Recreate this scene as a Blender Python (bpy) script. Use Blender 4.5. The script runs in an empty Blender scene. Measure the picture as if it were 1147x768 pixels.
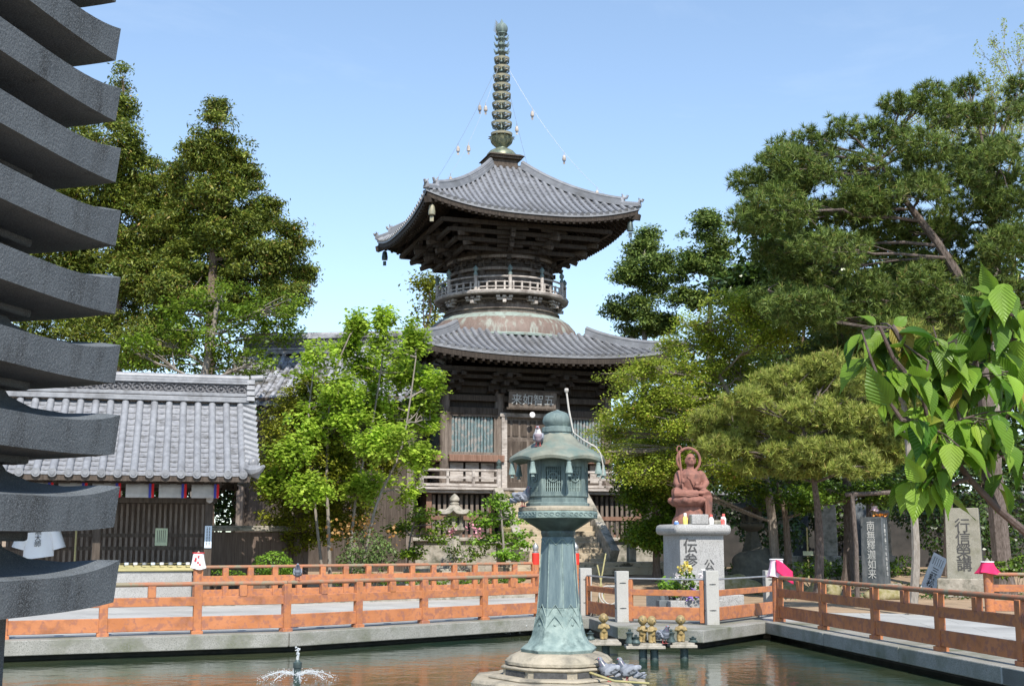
import bpy, bmesh, math, random
import numpy as np
from mathutils import Vector, Matrix, noise
rad = math.radians
random.seed(7)
RS = np.random.RandomState(11)
S = bpy.context.scene
COL = S.collection

# ---------------------------------------------------------------- camera, sky, sun, exposure
F_PX, EYE, TILT = 1400.0, 1.65, math.atan(220 / 1400)
cam_d = bpy.data.cameras.new("camera")
cam = bpy.data.objects.new("camera", cam_d); COL.objects.link(cam)
cam.location = (0, 0, EYE); cam.rotation_euler = (rad(90) + TILT, 0, 0)
cam_d.sensor_width = 36; cam_d.lens = 36 * F_PX / 1147
cam_d.clip_start = 0.1; cam_d.clip_end = 3000
S.camera = cam

SUN_EL, SUN_AZ = 47.0, 12.0            # azimuth: degrees to the right of straight behind the camera
w = bpy.data.worlds.new("World"); S.world = w; w.use_nodes = True
nt = w.node_tree; nt.nodes.clear()
sky = nt.nodes.new("ShaderNodeTexSky"); sky.sky_type = 'NISHITA'; sky.sun_disc = False
sky.sun_elevation = rad(SUN_EL); sky.sun_rotation = rad(180 - SUN_AZ)
sky.air_density = 1.15; sky.dust_density = 0.1; sky.ozone_density = 0.35; sky.altitude = 50
bg = nt.nodes.new("ShaderNodeBackground"); bg.inputs[1].default_value = 0.15
wo = nt.nodes.new("ShaderNodeOutputWorld")
tcw = nt.nodes.new("ShaderNodeTexCoord"); vad = nt.nodes.new("ShaderNodeVectorMath"); vad.operation = 'ADD'; vad.inputs[1].default_value = (0, 0, .055)
vno = nt.nodes.new("ShaderNodeVectorMath"); vno.operation = 'NORMALIZE'
nt.links.new(tcw.outputs["Generated"], vad.inputs[0]); nt.links.new(vad.outputs[0], vno.inputs[0]); nt.links.new(vno.outputs[0], sky.inputs[0])
cmap = nt.nodes.new("ShaderNodeMapping"); cmap.inputs["Scale"].default_value = (1.6, 1.6, 5.5); nt.links.new(tcw.outputs["Generated"], cmap.inputs[0])
cn = nt.nodes.new("ShaderNodeTexNoise"); cn.inputs["Scale"].default_value = 2.4; cn.inputs["Detail"].default_value = 9; cn.inputs["Roughness"].default_value = .62; cn.inputs["Distortion"].default_value = .4
nt.links.new(cmap.outputs[0], cn.inputs["Vector"])
cr = nt.nodes.new("ShaderNodeMapRange"); cr.inputs[1].default_value = .56; cr.inputs[2].default_value = .85; cr.inputs[3].default_value = 0; cr.inputs[4].default_value = .09; nt.links.new(cn.outputs["Fac"], cr.inputs[0])
cx_ = nt.nodes.new("ShaderNodeMix"); cx_.data_type = 'RGBA'; cx_.inputs[7].default_value = (6.2, 6.6, 7.0, 1)
nt.links.new(cr.outputs[0], cx_.inputs[0]); nt.links.new(sky.outputs[0], cx_.inputs[6])
nt.links.new(cx_.outputs[2], bg.inputs[0]); nt.links.new(bg.outputs[0], wo.inputs[0])

sd = bpy.data.lights.new("sun", 'SUN'); sd.energy = 4.4; sd.angle = rad(0.5); sd.color = (1.0, 0.94, 0.85)
so = bpy.data.objects.new("sun", sd); COL.objects.link(so)
to_sun = Vector((math.sin(rad(SUN_AZ)) * math.cos(rad(SUN_EL)), -math.cos(rad(SUN_AZ)) * math.cos(rad(SUN_EL)), math.sin(rad(SUN_EL))))
so.rotation_euler = to_sun.to_track_quat('Z', 'Y').to_euler(); so.location = (10, -20, 30)

S.view_settings.view_transform = 'Standard'; S.view_settings.look = 'None'
S.view_settings.exposure = 0.66; S.view_settings.gamma = 1.0; S.view_settings.use_curve_mapping = False
S.render.engine = 'CYCLES'
S.cycles.use_denoising = True
S.cycles.max_bounces = 7; S.cycles.diffuse_bounces = 3; S.cycles.glossy_bounces = 3; S.cycles.transmission_bounces = 4
S.cycles.sample_clamp_indirect = 6.0

# ---------------------------------------------------------------- photo pixel -> world
CT, ST = math.cos(TILT), math.sin(TILT)
def ray(px, py):
    u = (px - 573.5) / F_PX; v = (384 - py) / F_PX
    return Vector((u, CT - v * ST, ST + v * CT))
def at(px, py, Y):
    r = ray(px, py); s = Y / r.y
    return Vector((r.x * s, Y, EYE + r.z * s))
def onz(px, py, z=0.0):
    r = ray(px, py); s = (z - EYE) / r.z
    return Vector((r.x * s, r.y * s, z))
def ground_h(x, y):
    t = min(1, max(0, (y - 28) / 17)); return -0.03 + 0.53 * t * t * (3 - 2 * t)
def onground(px, py):
    r = ray(px, py); Y = 10.0
    while Y < 90:
        s = Y / r.y; z = EYE + r.z * s
        if z <= ground_h(0, Y): break
        Y += 0.05
    return Vector((r.x * Y / r.y, Y, ground_h(0, Y)))

# ---------------------------------------------------------------- materials
def mat(name, c1, c2=None, scale=4.0, rough=0.7, bump=0.0, bscale=None, stretch=(1, 1, 1), c3=None, s3=0.7, t3=(0.5, 0.66),
        speck=None, speck_scale=180, spec=0.3, metal=0.0, detail=6, lo=0.35, hi=0.65, stretch3=None, coord='Object'):
    m = bpy.data.materials.new(name); m.use_nodes = True
    n = m.node_tree; L = n.links; N = n.nodes
    p = N["Principled BSDF"]; p.inputs["Roughness"].default_value = rough
    p.inputs["Specular IOR Level"].default_value = spec; p.inputs["Metallic"].default_value = metal
    tc = N.new("ShaderNodeTexCoord")
    def mapped(st):
        mp = N.new("ShaderNodeMapping"); mp.inputs["Scale"].default_value = st
        L.new(tc.outputs[coord], mp.inputs[0]); return mp.outputs[0]
    vec = mapped(stretch)
    col = None
    def rgb(c):
        r = N.new("ShaderNodeRGB"); r.outputs[0].default_value = (*c, 1); return r.outputs[0]
    def noise_fac(v, sc, a, b, det=detail):
        t = N.new("ShaderNodeTexNoise"); t.inputs["Scale"].default_value = sc; t.inputs["Detail"].default_value = det
        t.inputs["Roughness"].default_value = 0.62
        L.new(v, t.inputs["Vector"])
        mr = N.new("ShaderNodeMapRange"); mr.inputs[1].default_value = a; mr.inputs[2].default_value = b
        L.new(t.outputs["Fac"], mr.inputs[0]); return mr.outputs[0], t.outputs["Fac"]
    def mix(f, a, b):
        x = N.new("ShaderNodeMix"); x.data_type = 'RGBA'
        L.new(f, x.inputs[0]); L.new(a, x.inputs[6]); L.new(b, x.inputs[7]); return x.outputs[2]
    col = rgb(c1)
    if c2:
        f, _ = noise_fac(vec, scale, lo, hi); col = mix(f, col, rgb(c2))
    if c3:
        f, _ = noise_fac(mapped(stretch3 or (1, 1, 1)), s3, t3[0], t3[1]); col = mix(f, col, rgb(c3))
    if speck:
        f, _ = noise_fac(mapped((1, 1, 1)), speck_scale, 0.5, 0.62, 2); col = mix(f, col, rgb(speck))
    L.new(col, p.inputs["Base Color"])
    if bump:
        t = N.new("ShaderNodeTexNoise"); t.inputs["Scale"].default_value = bscale or scale * 4; t.inputs["Detail"].default_value = 5
        L.new(vec, t.inputs["Vector"])
        b = N.new("ShaderNodeBump"); b.inputs["Strength"].default_value = bump; b.inputs["Distance"].default_value = 0.02
        L.new(t.outputs["Fac"], b.inputs["Height"]); L.new(b.outputs[0], p.inputs["Normal"])
    return m

def leaf_mat(name, c1, c2, c3=None, trans=0.35, rough=0.5, gap=(0.0, 1.0), spec=0.3, nscale=1.5):
    """leaf by leaf colour through Random Per Island; thin leaves let light through"""
    m = bpy.data.materials.new(name); m.use_nodes = True
    n = m.node_tree; L = n.links; N = n.nodes
    p = N["Principled BSDF"]; p.inputs["Roughness"].default_value = rough; p.inputs["Specular IOR Level"].default_value = spec
    g = N.new("ShaderNodeNewGeometry")
    r = N.new("ShaderNodeValToRGB"); e = r.color_ramp.elements
    e[0].position = gap[0]; e[0].color = (*c1, 1); e[1].position = gap[1]; e[1].color = (*c2, 1)
    if c3:
        k = r.color_ramp.elements.new(0.94); k.color = (*c2, 1); r.color_ramp.elements[-1].position = 1.0; r.color_ramp.elements[-1].color = (*c3, 1)
    L.new(g.outputs["Random Per Island"], r.inputs[0])
    tc = N.new("ShaderNodeTexCoord"); t = N.new("ShaderNodeTexNoise"); t.inputs["Scale"].default_value = nscale; t.inputs["Detail"].default_value = 3
    L.new(tc.outputs["Object"], t.inputs["Vector"])
    hs = N.new("ShaderNodeHueSaturation")
    mr = N.new("ShaderNodeMapRange"); mr.inputs[1].default_value = 0.3; mr.inputs[2].default_value = 0.7; mr.inputs[3].default_value = 0.60; mr.inputs[4].default_value = 1.36
    L.new(t.outputs["Fac"], mr.inputs[0]); L.new(mr.outputs[0], hs.inputs["Value"]); L.new(r.outputs[0], hs.inputs["Color"])
    L.new(hs.outputs[0], p.inputs["Base Color"])
    tr = N.new("ShaderNodeBsdfTranslucent"); L.new(hs.outputs[0], tr.inputs[0])
    mx = N.new("ShaderNodeMixShader"); mx.inputs[0].default_value = trans
    L.new(p.outputs[0], mx.inputs[1]); L.new(tr.outputs[0], mx.inputs[2])
    L.new(mx.outputs[0], N["Material Output"].inputs[0])
    return m

M = {}
M['tile'] = mat('roof tile', (.185, .19, .203), (.26, .266, .28), 6, rough=.45, spec=.45, c3=(.13, .13, .135), s3=2.2, t3=(.52, .72), bump=.15, bscale=30)
M['tile_pagoda'] = mat('grey pagoda tile', (.165, .17, .185), (.215, .222, .237), 3, rough=.5, spec=.4, c3=(.12, .12, .122), s3=.9, t3=(.48, .7), bump=.1, bscale=20)
M['pan_pagoda'] = mat('grey pagoda pan tile', (.13, .135, .147), (.18, .186, .2), 3, rough=.55, spec=.4, c3=(.09, .09, .09), s3=1.1, t3=(.5, .7), bump=.1, bscale=20)
M['tile_old'] = mat('old roof tile', (0.202, 0.210, 0.235), (.36, .37, .4), 5, rough=.5, spec=.4, c3=(0.084, 0.080, 0.071), s3=1.8, t3=(.46, .62), bump=.2, bscale=30)
M['tile_pan'] = mat('roof pan tile', (.18, .186, .203), (.28, .287, .305), 9, rough=.5, spec=.4, c3=(.10, .10, .10), s3=3.5, t3=(.52, .7), bump=.15, bscale=30)
M['tile_dark'] = mat('carved ridge tile', (.05, .05, .055), (.16, .16, .17), 14, rough=.6, bump=.5, bscale=20)
M['wood_shaded'] = mat('timber with eave shade in its colour', (.026, .02, .016), (.055, .043, .034), 3, rough=.85, bump=.3, bscale=14, stretch=(6, 6, .6))  # shade under the eaves put into a darker wood colour
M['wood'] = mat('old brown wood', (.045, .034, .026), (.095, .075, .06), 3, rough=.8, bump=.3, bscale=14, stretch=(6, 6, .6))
M['wood_mid'] = mat('weathered wood', (.115, .092, .075), (.21, .175, .148), 3, rough=.85, bump=.35, bscale=12, stretch=(7, 7, .5), c3=(.07, .055, .045), s3=1.2)
M['wood_grey'] = mat('silver weathered wood', (0.281, 0.246, 0.221), (.5, .46, .42), 3, rough=.85, bump=.3, bscale=12, stretch=(1, 6, 6), c3=(0.170, 0.145, 0.128), s3=1.5)
M['wood_red'] = mat('reddish brown wood', (.14, .075, .05), (.25, .15, .11), 3, rough=.8, bump=.3, stretch=(7, 7, .6))
M['green_bar'] = mat('faded blue green paint', (.10, .16, .17), (.23, .3, .31), 6, rough=.8, stretch=(4, 4, .8), c3=(.33, .31, .29), s3=6, t3=(.5, .6))
M['wall_shaded'] = mat('plaster with tree shade in its colour', (.03, .029, .027), (.055, .05, .046), 2, rough=.9)  # shade below the trees put into the plaster colour
M['board_wall'] = mat('brown board wall', (.10, .07, .055), (.17, .13, .105), 2.5, rough=.85, bump=.3, stretch=(9, 9, .5))  # two brown tones in upright streaks
M['vermilion'] = mat('faded vermilion paint', (.39, .148, .060), (.46, .188, .088), 2.5, rough=.7, spec=.2, c3=(.20, .085, .05), s3=2.8, t3=(.52, .74), bump=.2, bscale=22, speck=(.30, .13, .085), speck_scale=9)
M['rail_worn'] = mat('worn handrail', (.26, .155, .10), (.36, .14, .075), 5, rough=.7, c3=(.22, .19, .13), s3=4, t3=(.48, .6))
M['red'] = mat('red cap paint', (.65, .04, .025), (.55, .035, .025), 5, rough=.5)
M['concrete'] = mat('mossy concrete edge', (0.306, 0.302, 0.279), (.24, .235, .21), 2.5, rough=.9, c3=(0.117, 0.126, 0.077), s3=1.1, t3=(.47, .66), bump=.35, bscale=25, speck=(0.180, 0.180, 0.162), speck_scale=60)
M['granite'] = mat('light granite', (.37, .365, .355), (.31, .305, .295), 3, rough=.85, speck=(.225, .22, .215), speck_scale=42, bump=.15, bscale=40, c3=(.24, .235, .22), s3=2, t3=(.55, .75), stretch3=(2, 2, .4))
M['stele_stone'] = mat('grey green stele stone', (.30, .29, .245), (.235, .23, .19), 3, rough=.9, c3=(.15, .15, .10), s3=2.5, t3=(.52, .72), speck=(.2, .19, .16), speck_scale=45, bump=.2)
M['granite_post'] = mat('weathered granite post', (0.386, 0.378, 0.353), (.38, .37, .34), 3, rough=.8, speck=(0.302, 0.294, 0.277), speck_scale=120, c3=(0.277, 0.277, 0.218), s3=3, t3=(.56, .75), bump=.1)
M['granite_dark'] = mat('grey granite', (.078, .09, .10), (.115, .13, .142), 2.2, rough=.9, speck=(.165, .18, .193), speck_scale=130, c3=(.028, .029, .029), s3=1.7, t3=(.54, .74), bump=.3, bscale=60, stretch3=(1.6, 1.6, .4), spec=.2)
M['stone'] = mat('weathered stone', (.37, .34, .29), (.24, .22, .18), 5, rough=.95, c3=(.10, .10, .075), s3=3, t3=(.5, .68), bump=.5, bscale=22)
M['stone_step'] = mat('sandy stone step', (0.400, 0.336, 0.248), (.36, .29, .20), 3, rough=.95, c3=(0.080, 0.068, 0.048), s3=2.2, t3=(.53, .62), bump=.4, bscale=20)
M['stone_moss'] = mat('mossy stone', (.3, .26, .17), (.17, .15, .05), 6, rough=.95, bump=.5)
M['stone_black'] = mat('black slate', (.045, .055, .062), (.085, .095, .105), 3, rough=.45, spec=.5, c3=(.15, .155, .16), s3=2.5, t3=(.5, .75), stretch3=(2, 2, .7))
M['stone_plinth'] = mat('lantern plinth stone', (.40, .35, .27), (.28, .25, .19), 4, rough=.95, c3=(.13, .12, .10), s3=3, t3=(.5, .7), bump=.5, bscale=25)
M['bronze'] = mat('verdigris bronze', (0.085, 0.120, 0.121), (0.163, 0.215, 0.205), 5, rough=.65, spec=.35, stretch=(1.5, 1.5, .5), c3=(0.286, 0.370, 0.332), s3=3.5, t3=(.56, .8), stretch3=(2.5, 2.5, .5), bump=.2, bscale=20)
M['bronze_dark'] = mat('dark bronze', (.04, .055, .055), (.09, .13, .125), 6, rough=.5, spec=.5, metal=.3)
M['bronze_col'] = mat('blue green bronze', (0.078, 0.120, 0.137), (0.156, 0.212, 0.221), 4, rough=.62, spec=.35, stretch=(3, 3, .35), c3=(0.273, 0.351, 0.319), s3=4, t3=(.54, .78), stretch3=(3.5, 3.5, .3), bump=.15, bscale=20)
M['bronze_roof'] = mat('grey green bronze roof', (0.144, 0.155, 0.127), (0.230, 0.236, 0.190), 5, rough=.65, spec=.35, c3=(0.109, 0.161, 0.144), s3=3.5, t3=(.48, .7), bump=.25, bscale=14)
M['bronze_light'] = mat('pale verdigris', (0.163, 0.225, 0.215), (0.269, 0.338, 0.312), 8, rough=.7, c3=(0.106, 0.150, 0.144), s3=6, t3=(.5, .66), bump=.2, bscale=25)
M['finial'] = mat('gilt bronze finial', (.12, .15, .11), (.24, .24, .15), 6, rough=.5, metal=.4, spec=.5, c3=(.06, .09, .085), s3=5)
M['finial_ring'] = mat('pale gilt ring', (.27, .24, .155), (.19, .19, .14), 5, rough=.5, spec=.5)
M['copper'] = mat('copper dome', (.135, .098, .08), (.185, .135, .112), 3, rough=.6, stretch=(4, 4, .25), c3=(.27, .30, .26), s3=1.9, t3=(.5, .68), stretch3=(2.2, 2.2, .35), spec=.4)
M['copper_green'] = mat('verdigris dome crown', (.29, .35, .315), (.22, .27, .24), 4, rough=.65, c3=(.17, .14, .12), s3=2.5, t3=(.5, .68), stretch3=(2, 2, .5))
M['statue'] = mat('red brown statue stone', (.275, .125, .092), (.20, .092, .072), 7, rough=.75, c3=(.10, .06, .052), s3=5, t3=(.52, .72), bump=.25, bscale=30)
M['statue_dark'] = mat('dark statue hollows', (.10, .05, .045), (.15, .08, .07), 7, rough=.8)
M['stone_shade'] = mat('dark rock and shaded stone', (.075, .073, .062), (.12, .115, .095), 5, rough=.95, bump=.5, bscale=12)  # dark rock; on the lantern it puts canopy shade into the stone
M['gold'] = mat('gilt paint', (.34, .245, .10), (.25, .185, .085), 12, rough=.55, spec=.35, c3=(.13, .11, .07), s3=10, t3=(.52, .7))
M['white'] = mat('white paint', (0.702, 0.702, 0.693), (.66, .66, .64), 6, rough=.6)
M['cloth_white'] = mat('white cotton cloth', (0.720, 0.720, 0.720), (.72, .72, .74), 5, rough=.9)
M['cloth_pink'] = mat('pale pink cloth', (.80, .62, .68), (.72, .48, .56), 9, rough=.9)
M['cloth_hot'] = mat('crimson pink cloth', (.62, .03, .12), (.5, .02, .09), 7, rough=.9)
M['cloth_red'] = mat('red cloth', (.62, .02, .03), (.5, .02, .025), 7, rough=.9)
M['cloth_blue'] = mat('blue cloth', (.06, .07, .4), (.05, .06, .3), 7, rough=.9)
M['ink'] = mat('black for ink and painted shade', (.045, .045, .045), (.085, .085, .085), 20, rough=.8)  # lettering black, also used to paint shade in dark gaps
M['lettering'] = mat('white lettering', (.6, .6, .57), (.45, .45, .43), 20, rough=.8)
M['lettering_grey'] = mat('worn lettering', (.36, .38, .38), (.5, .5, .49), 12, rough=.8)
M['sign_grey'] = mat('grey sign board', (.72, .74, .75), (.52, .54, .56), 4, rough=.6)
M['sign_blue'] = mat('pale blue notice', (.62, .70, .76), (.55, .63, .70), 6, rough=.6)
M['sign_green'] = mat('pale green paper notice', (.5, .55, .38), (.42, .48, .33), 6, rough=.8)
M['bamboo'] = mat('dry bamboo', (.42, .36, .17), (.30, .28, .13), 4, rough=.6, stretch=(.5, 6, 6))
M['metal'] = mat('dull steel', (.30, .31, .32), (.4, .41, .42), 8, rough=.45, metal=.6)
M['black_metal'] = mat('dark metal', (.03, .03, .032), (.05, .05, .05), 10, rough=.5)
M['cable'] = mat('pale cable', (.5, .48, .44), (.35, .33, .3), 15, rough=.7)
M['bark'] = mat('brown bark', (.10, .07, .05), (.19, .145, .115), 5, rough=.95, bump=.8, bscale=18, stretch=(5, 5, 1))
M['bark_pine'] = mat('pine bark', (.07, .055, .045), (.16, .13, .115), 6, rough=.95, bump=.9, bscale=14, stretch=(4, 4, 1.2))
M['bark_grey'] = mat('grey branch bark', (.17, .145, .12), (.27, .24, .205), 6, rough=.9, bump=.4, stretch=(4, 4, 1))
M['bark_cherry'] = mat('cherry bark', (.055, .04, .035), (.12, .09, .08), 9, rough=.7, bump=.5, bscale=30)
M['pigeon'] = mat('slate pigeon feathers', (.14, .15, .18), (.23, .25, .29), 14, rough=.7, spec=.3)
M['pigeon_wing'] = mat('pigeon wing', (.20, .215, .25), (.28, .30, .34), 22, rough=.7, c3=(.05, .055, .065), s3=14, t3=(.52, .6), stretch3=(.6, 1.4, 1))
M['pigeon_neck'] = mat('glossy pigeon neck', (.07, .11, .115), (.13, .09, .15), 20, rough=.35, spec=.6)
M['pigeon_white'] = mat('white pigeon feathers', (.7, .68, .68), (.55, .52, .55), 14, rough=.8)
M['pigeon_purple'] = mat('mauve pigeon feathers', (.30, .235, .27), (.22, .19, .23), 14, rough=.7)
M['pigeon_leg'] = mat('pink pigeon leg', (.5, .14, .12), (.4, .1, .1), 10, rough=.7)
M['petal_pink'] = leaf_mat('pink petals', (.75, .28, .38), (.8, .42, .5), trans=.3)
M['petal_yellow'] = leaf_mat('yellow petals', (.75, .6, .08), (.8, .7, .3), trans=.3)
M['petal_white'] = leaf_mat('white petals', (.75, .75, .7), (.8, .7, .75), trans=.3)
M['petal_purple'] = leaf_mat('purple petals', (.2, .1, .4), (.3, .2, .5), trans=.3)
M['bottle_red'] = mat('red label', (.6, .06, .05), (.7, .2, .18), 20, rough=.4)
M['bottle_yellow'] = mat('yellow plastic', (.75, .62, .1), (.7, .6, .2), 20, rough=.4)
M['bottle_blue'] = mat('blue plastic', (.1, .2, .5), (.15, .3, .6), 20, rough=.4)
M['bucket'] = mat('dark plastic bucket', (.10, .115, .125), (.14, .155, .165), 6, rough=.5)
# foliage
M['lf_maple'] = leaf_mat('maple leaves', (.22, .36, .03), (.45, .58, .075), trans=.5)
M['lf_dark'] = leaf_mat('dark evergreen leaves', (.022, .05, .009), (.07, .12, .016), trans=.18, rough=.35, spec=.5)
M['lf_olive'] = leaf_mat('olive evergreen leaves', (.11, .14, .010), (.26, .27, .025), trans=.35)
M['lf_con'] = leaf_mat('conifer sprays', (.05, .095, .014), (.22, .25, .035), (.32, .19, .07), trans=.3)
M['lf_con2'] = leaf_mat('cypress sprays', (.06, .115, .028), (.22, .285, .06), trans=.35)
M['lf_light'] = leaf_mat('light broad leaves', (.08, .155, .014), (.22, .31, .03), trans=.4)
M['lf_spring'] = leaf_mat('spring leaves with bronze tips', (.17, .26, .025), (.42, .48, .065), (.38, .22, .09), trans=.45)
M['lf_shrub'] = leaf_mat('glossy shrub leaves', (.04, .09, .01), (.16, .25, .022), trans=.3, rough=.4)
M['lf_fresh'] = leaf_mat('fresh green leaves', (.12, .26, .02), (.25, .40, .05), trans=.4)
M['lf_bush'] = leaf_mat('bush leaves', (.07, .11, .03), (.14, .2, .06), trans=.25)
M['lf_red'] = leaf_mat('bronze leaves', (.28, .13, .04), (.36, .22, .07), trans=.35)
M['lf_ginkgo'] = leaf_mat('tiny new leaves', (.30, .38, .06), (.40, .46, .10), trans=.45)
M['lf_pine'] = leaf_mat('pine needles', (.04, .085, .016), (.19, .25, .05), (.26, .17, .07), trans=.22, rough=.55, nscale=2.6)
M['lf_pine2'] = leaf_mat('yellowish pine needles', (.15, .20, .03), (.36, .39, .085), (.42, .27, .11), trans=.2, rough=.55, nscale=2.6)
M['cone'] = mat('dark pine cones', (.05, .035, .025), (.09, .06, .04), 20, rough=.9)

# ---------------------------------------------------------------- mesh builder
class MB:
    def __init__(s): s.v = []; s.f = []
    def add(s, vs, fs):
        o = len(s.v); s.v += [tuple(q) for q in vs]; s.f += [tuple(i + o for i in f) for f in fs]; return s
    def box(s, c, d, rz=0.0, top=None, rx=0.0):
        """box of full size d centred at c; top = scale of the upper face"""
        hx, hy, hz = d[0] / 2, d[1] / 2, d[2] / 2; t = top if top else 1
        vs = [Vector(q) for q in ((-hx, -hy, -hz), (hx, -hy, -hz), (hx, hy, -hz), (-hx, hy, -hz), (-hx * t, -hy * t, hz), (hx * t, -hy * t, hz), (hx * t, hy * t, hz), (-hx * t, hy * t, hz))]
        R = Matrix.Rotation(rz, 3, 'Z') @ Matrix.Rotation(rx, 3, 'X')
        return s.add([R @ q + Vector(c) for q in vs], [(0, 3, 2, 1), (4, 5, 6, 7), (0, 1, 5, 4), (1, 2, 6, 5), (2, 3, 7, 6), (3, 0, 4, 7)])
    def bar(s, p, q, wd, ht, up=(0, 0, 1)):
        p, q = Vector(p), Vector(q); d = (q - p).normalized(); u = Vector(up)
        x = d.cross(u)
        if x.length < 1e-5: x = d.cross(Vector((0, 1, 0)))
        x.normalize(); u = x.cross(d).normalized(); a, b = x * wd / 2, u * ht / 2
        vs = [p - a - b, p + a - b, p + a + b, p - a + b, q - a - b, q + a - b, q + a + b, q - a + b]
        return s.add(vs, [(0, 1, 2, 3), (7, 6, 5, 4), (0, 4, 5, 1), (1, 5, 6, 2), (2, 6, 7, 3), (3, 7, 4, 0)])
    def tube(s, pts, r, n=8, cap=True):
        pts = [Vector(p) for p in pts]; k = len(pts)
        rs = r if isinstance(r, (list, tuple)) else [r] * k
        o = len(s.v); ref = None
        for i, p in enumerate(pts):
            d = (pts[min(i + 1, k - 1)] - pts[max(i - 1, 0)])
            d = d.normalized() if d.length > 1e-9 else Vector((0, 0, 1))
            if ref is None:
                ref = Vector((0, 0, 1)) if abs(d.z) < .9 else Vector((1, 0, 0))
            x = d.cross(ref)
            if x.length < 1e-4: x = d.cross(Vector((.3, 1, .2)))
            x.normalize(); y = x.cross(d).normalized(); ref = y
            for j in range(n):
                a = 2 * math.pi * j / n; s.v.append(tuple(p + x * math.cos(a) * rs[i] + y * math.sin(a) * rs[i]))
        for i in range(k - 1):
            for j in range(n):
                a, b = o + i * n + j, o + i * n + (j + 1) % n
                s.f.append((a, b, b + n, a + n))
        if cap:
            s.f.append(tuple(o + j for j in range(n))[::-1]); s.f.append(tuple(o + (k - 1) * n + j for j in range(n)))
        return s
    def lathe(s, prof, n=24, rot=0.0, c=(0, 0, 0), cap=True, poly=False):
        """prof: (radius, z) from bottom to top; n sides. poly: radius is to the corner"""
        o = len(s.v); k = len(prof)
        for r, z in prof:
            for j in range(n):
                a = rot + 2 * math.pi * j / n; s.v.append((c[0] + r * math.cos(a), c[1] + r * math.sin(a), c[2] + z))
        for i in range(k - 1):
            for j in range(n):
                a, b = o + i * n + j, o + i * n + (j + 1) % n
                s.f.append((a, b, b + n, a + n))
        if cap:
            s.f.append(tuple(o + j for j in range(n))[::-1]); s.f.append(tuple(o + (k - 1) * n + j for j in range(n)))
        return s
    def ell(s, c, r, n=12, m=8, R=None):
        c = Vector(c); o = len(s.v)
        r = (r, r, r) if not isinstance(r, (tuple, list)) else r
        for i in range(m + 1):
            th = math.pi * i / m
            for j in range(n):
                a = 2 * math.pi * j / n
                q = Vector((r[0] * math.sin(th) * math.cos(a), r[1] * math.sin(th) * math.sin(a), -r[2] * math.cos(th)))
                if R: q = R @ q
                s.v.append(tuple(c + q))
        for i in range(m):
            for j in range(n):
                a, b = o + i * n + j, o + i * n + (j + 1) % n
                s.f.append((a, b, b + n, a + n))
        return s
    def prism(s, poly, z0, z1):
        n = len(poly)
        vs = [(x, y, z0) for x, y in poly] + [(x, y, z1) for x, y in poly]
        fs = [tuple(range(n))[::-1], tuple(range(n, 2 * n))] + [(i, (i + 1) % n, n + (i + 1) % n, n + i) for i in range(n)]
        return s.add(vs, fs)
    def grid(s, fn, nu, nv):
        o = len(s.v)
        for i in range(nu + 1):
            for j in range(nv + 1): s.v.append(tuple(fn(i / nu, j / nv)))
        for i in range(nu):
            for j in range(nv):
                a = o + i * (nv + 1) + j; s.f.append((a, a + nv + 1, a + nv + 2, a + 1))
        return s
    def build(s, name, m, parent=None, smooth=True, bevel=0.0, angle=38):
        me = bpy.data.meshes.new(name); me.from_pydata(s.v, [], s.f); me.update()
        bm = bmesh.new(); bm.from_mesh(me); bmesh.ops.recalc_face_normals(bm, faces=bm.faces); bm.to_mesh(me); bm.free()
        return link_mesh(name, me, m, parent, smooth, bevel, angle)
def link_mesh(name, me, m, parent=None, smooth=True, bevel=0.0, angle=38):
    me.materials.append(M[m] if isinstance(m, str) else m)
    if smooth:
        me.shade_smooth(); me.set_sharp_from_angle(angle=rad(angle))
    o = bpy.data.objects.new(name, me); COL.objects.link(o)
    if parent: o.parent = parent
    if bevel:
        b = o.modifiers.new("bevel", 'BEVEL'); b.width = bevel; b.segments = 2; b.limit_method = 'ANGLE'; b.angle_limit = rad(50)
    return o
def fuse(mb, name, m, parent, voxel, smooth_it=6):
    """one continuous skin over overlapping shapes"""
    o = mb.build(name + "_raw", m, None, smooth=False)
    r = o.modifiers.new("r", 'REMESH'); r.mode = 'VOXEL'; r.voxel_size = voxel
    if smooth_it:
        k = o.modifiers.new("s", 'SMOOTH'); k.iterations = smooth_it; k.factor = .5
    dg = bpy.context.evaluated_depsgraph_get()
    me = bpy.data.meshes.new_from_object(o.evaluated_get(dg))
    old = o.data; bpy.data.objects.remove(o); bpy.data.meshes.remove(old)
    me.name = name; me.materials.clear()
    return link_mesh(name, me, m, parent, True, angle=80)
def np_mesh(name, V, k, m, parent):
    """V: (n*k, 3) array, every k vertices one face"""
    n = len(V) // k
    me = bpy.data.meshes.new(name)
    me.vertices.add(len(V)); me.vertices.foreach_set("co", np.ascontiguousarray(V, dtype=np.float32).ravel())
    me.loops.add(n * k); me.loops.foreach_set("vertex_index", np.arange(n * k, dtype=np.int32))
    me.polygons.add(n); me.polygons.foreach_set("loop_start", np.arange(0, n * k, k, dtype=np.int32))
    me.update(calc_edges=True); me.validate()
    me.materials.append(M[m])
    o = bpy.data.objects.new(name, me); COL.objects.link(o)
    if parent: o.parent = parent
    return o
def tag(o, label, cat, group=None):
    o["label"] = label; o["category"] = cat
    if group: o["group"] = group
    return o
def thing(name, label, cat, loc=(0, 0, 0), rz=0.0, group=None):
    o = bpy.data.objects.new(name, None); COL.objects.link(o); o.empty_display_size = .2
    o.location = loc; o.rotation_euler = (0, 0, rz)
    return tag(o, label, cat, group)
def struct(o): o["kind"] = "structure"; return o
def kids(o): return [c for c in bpy.data.objects if c.parent == o]
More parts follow.
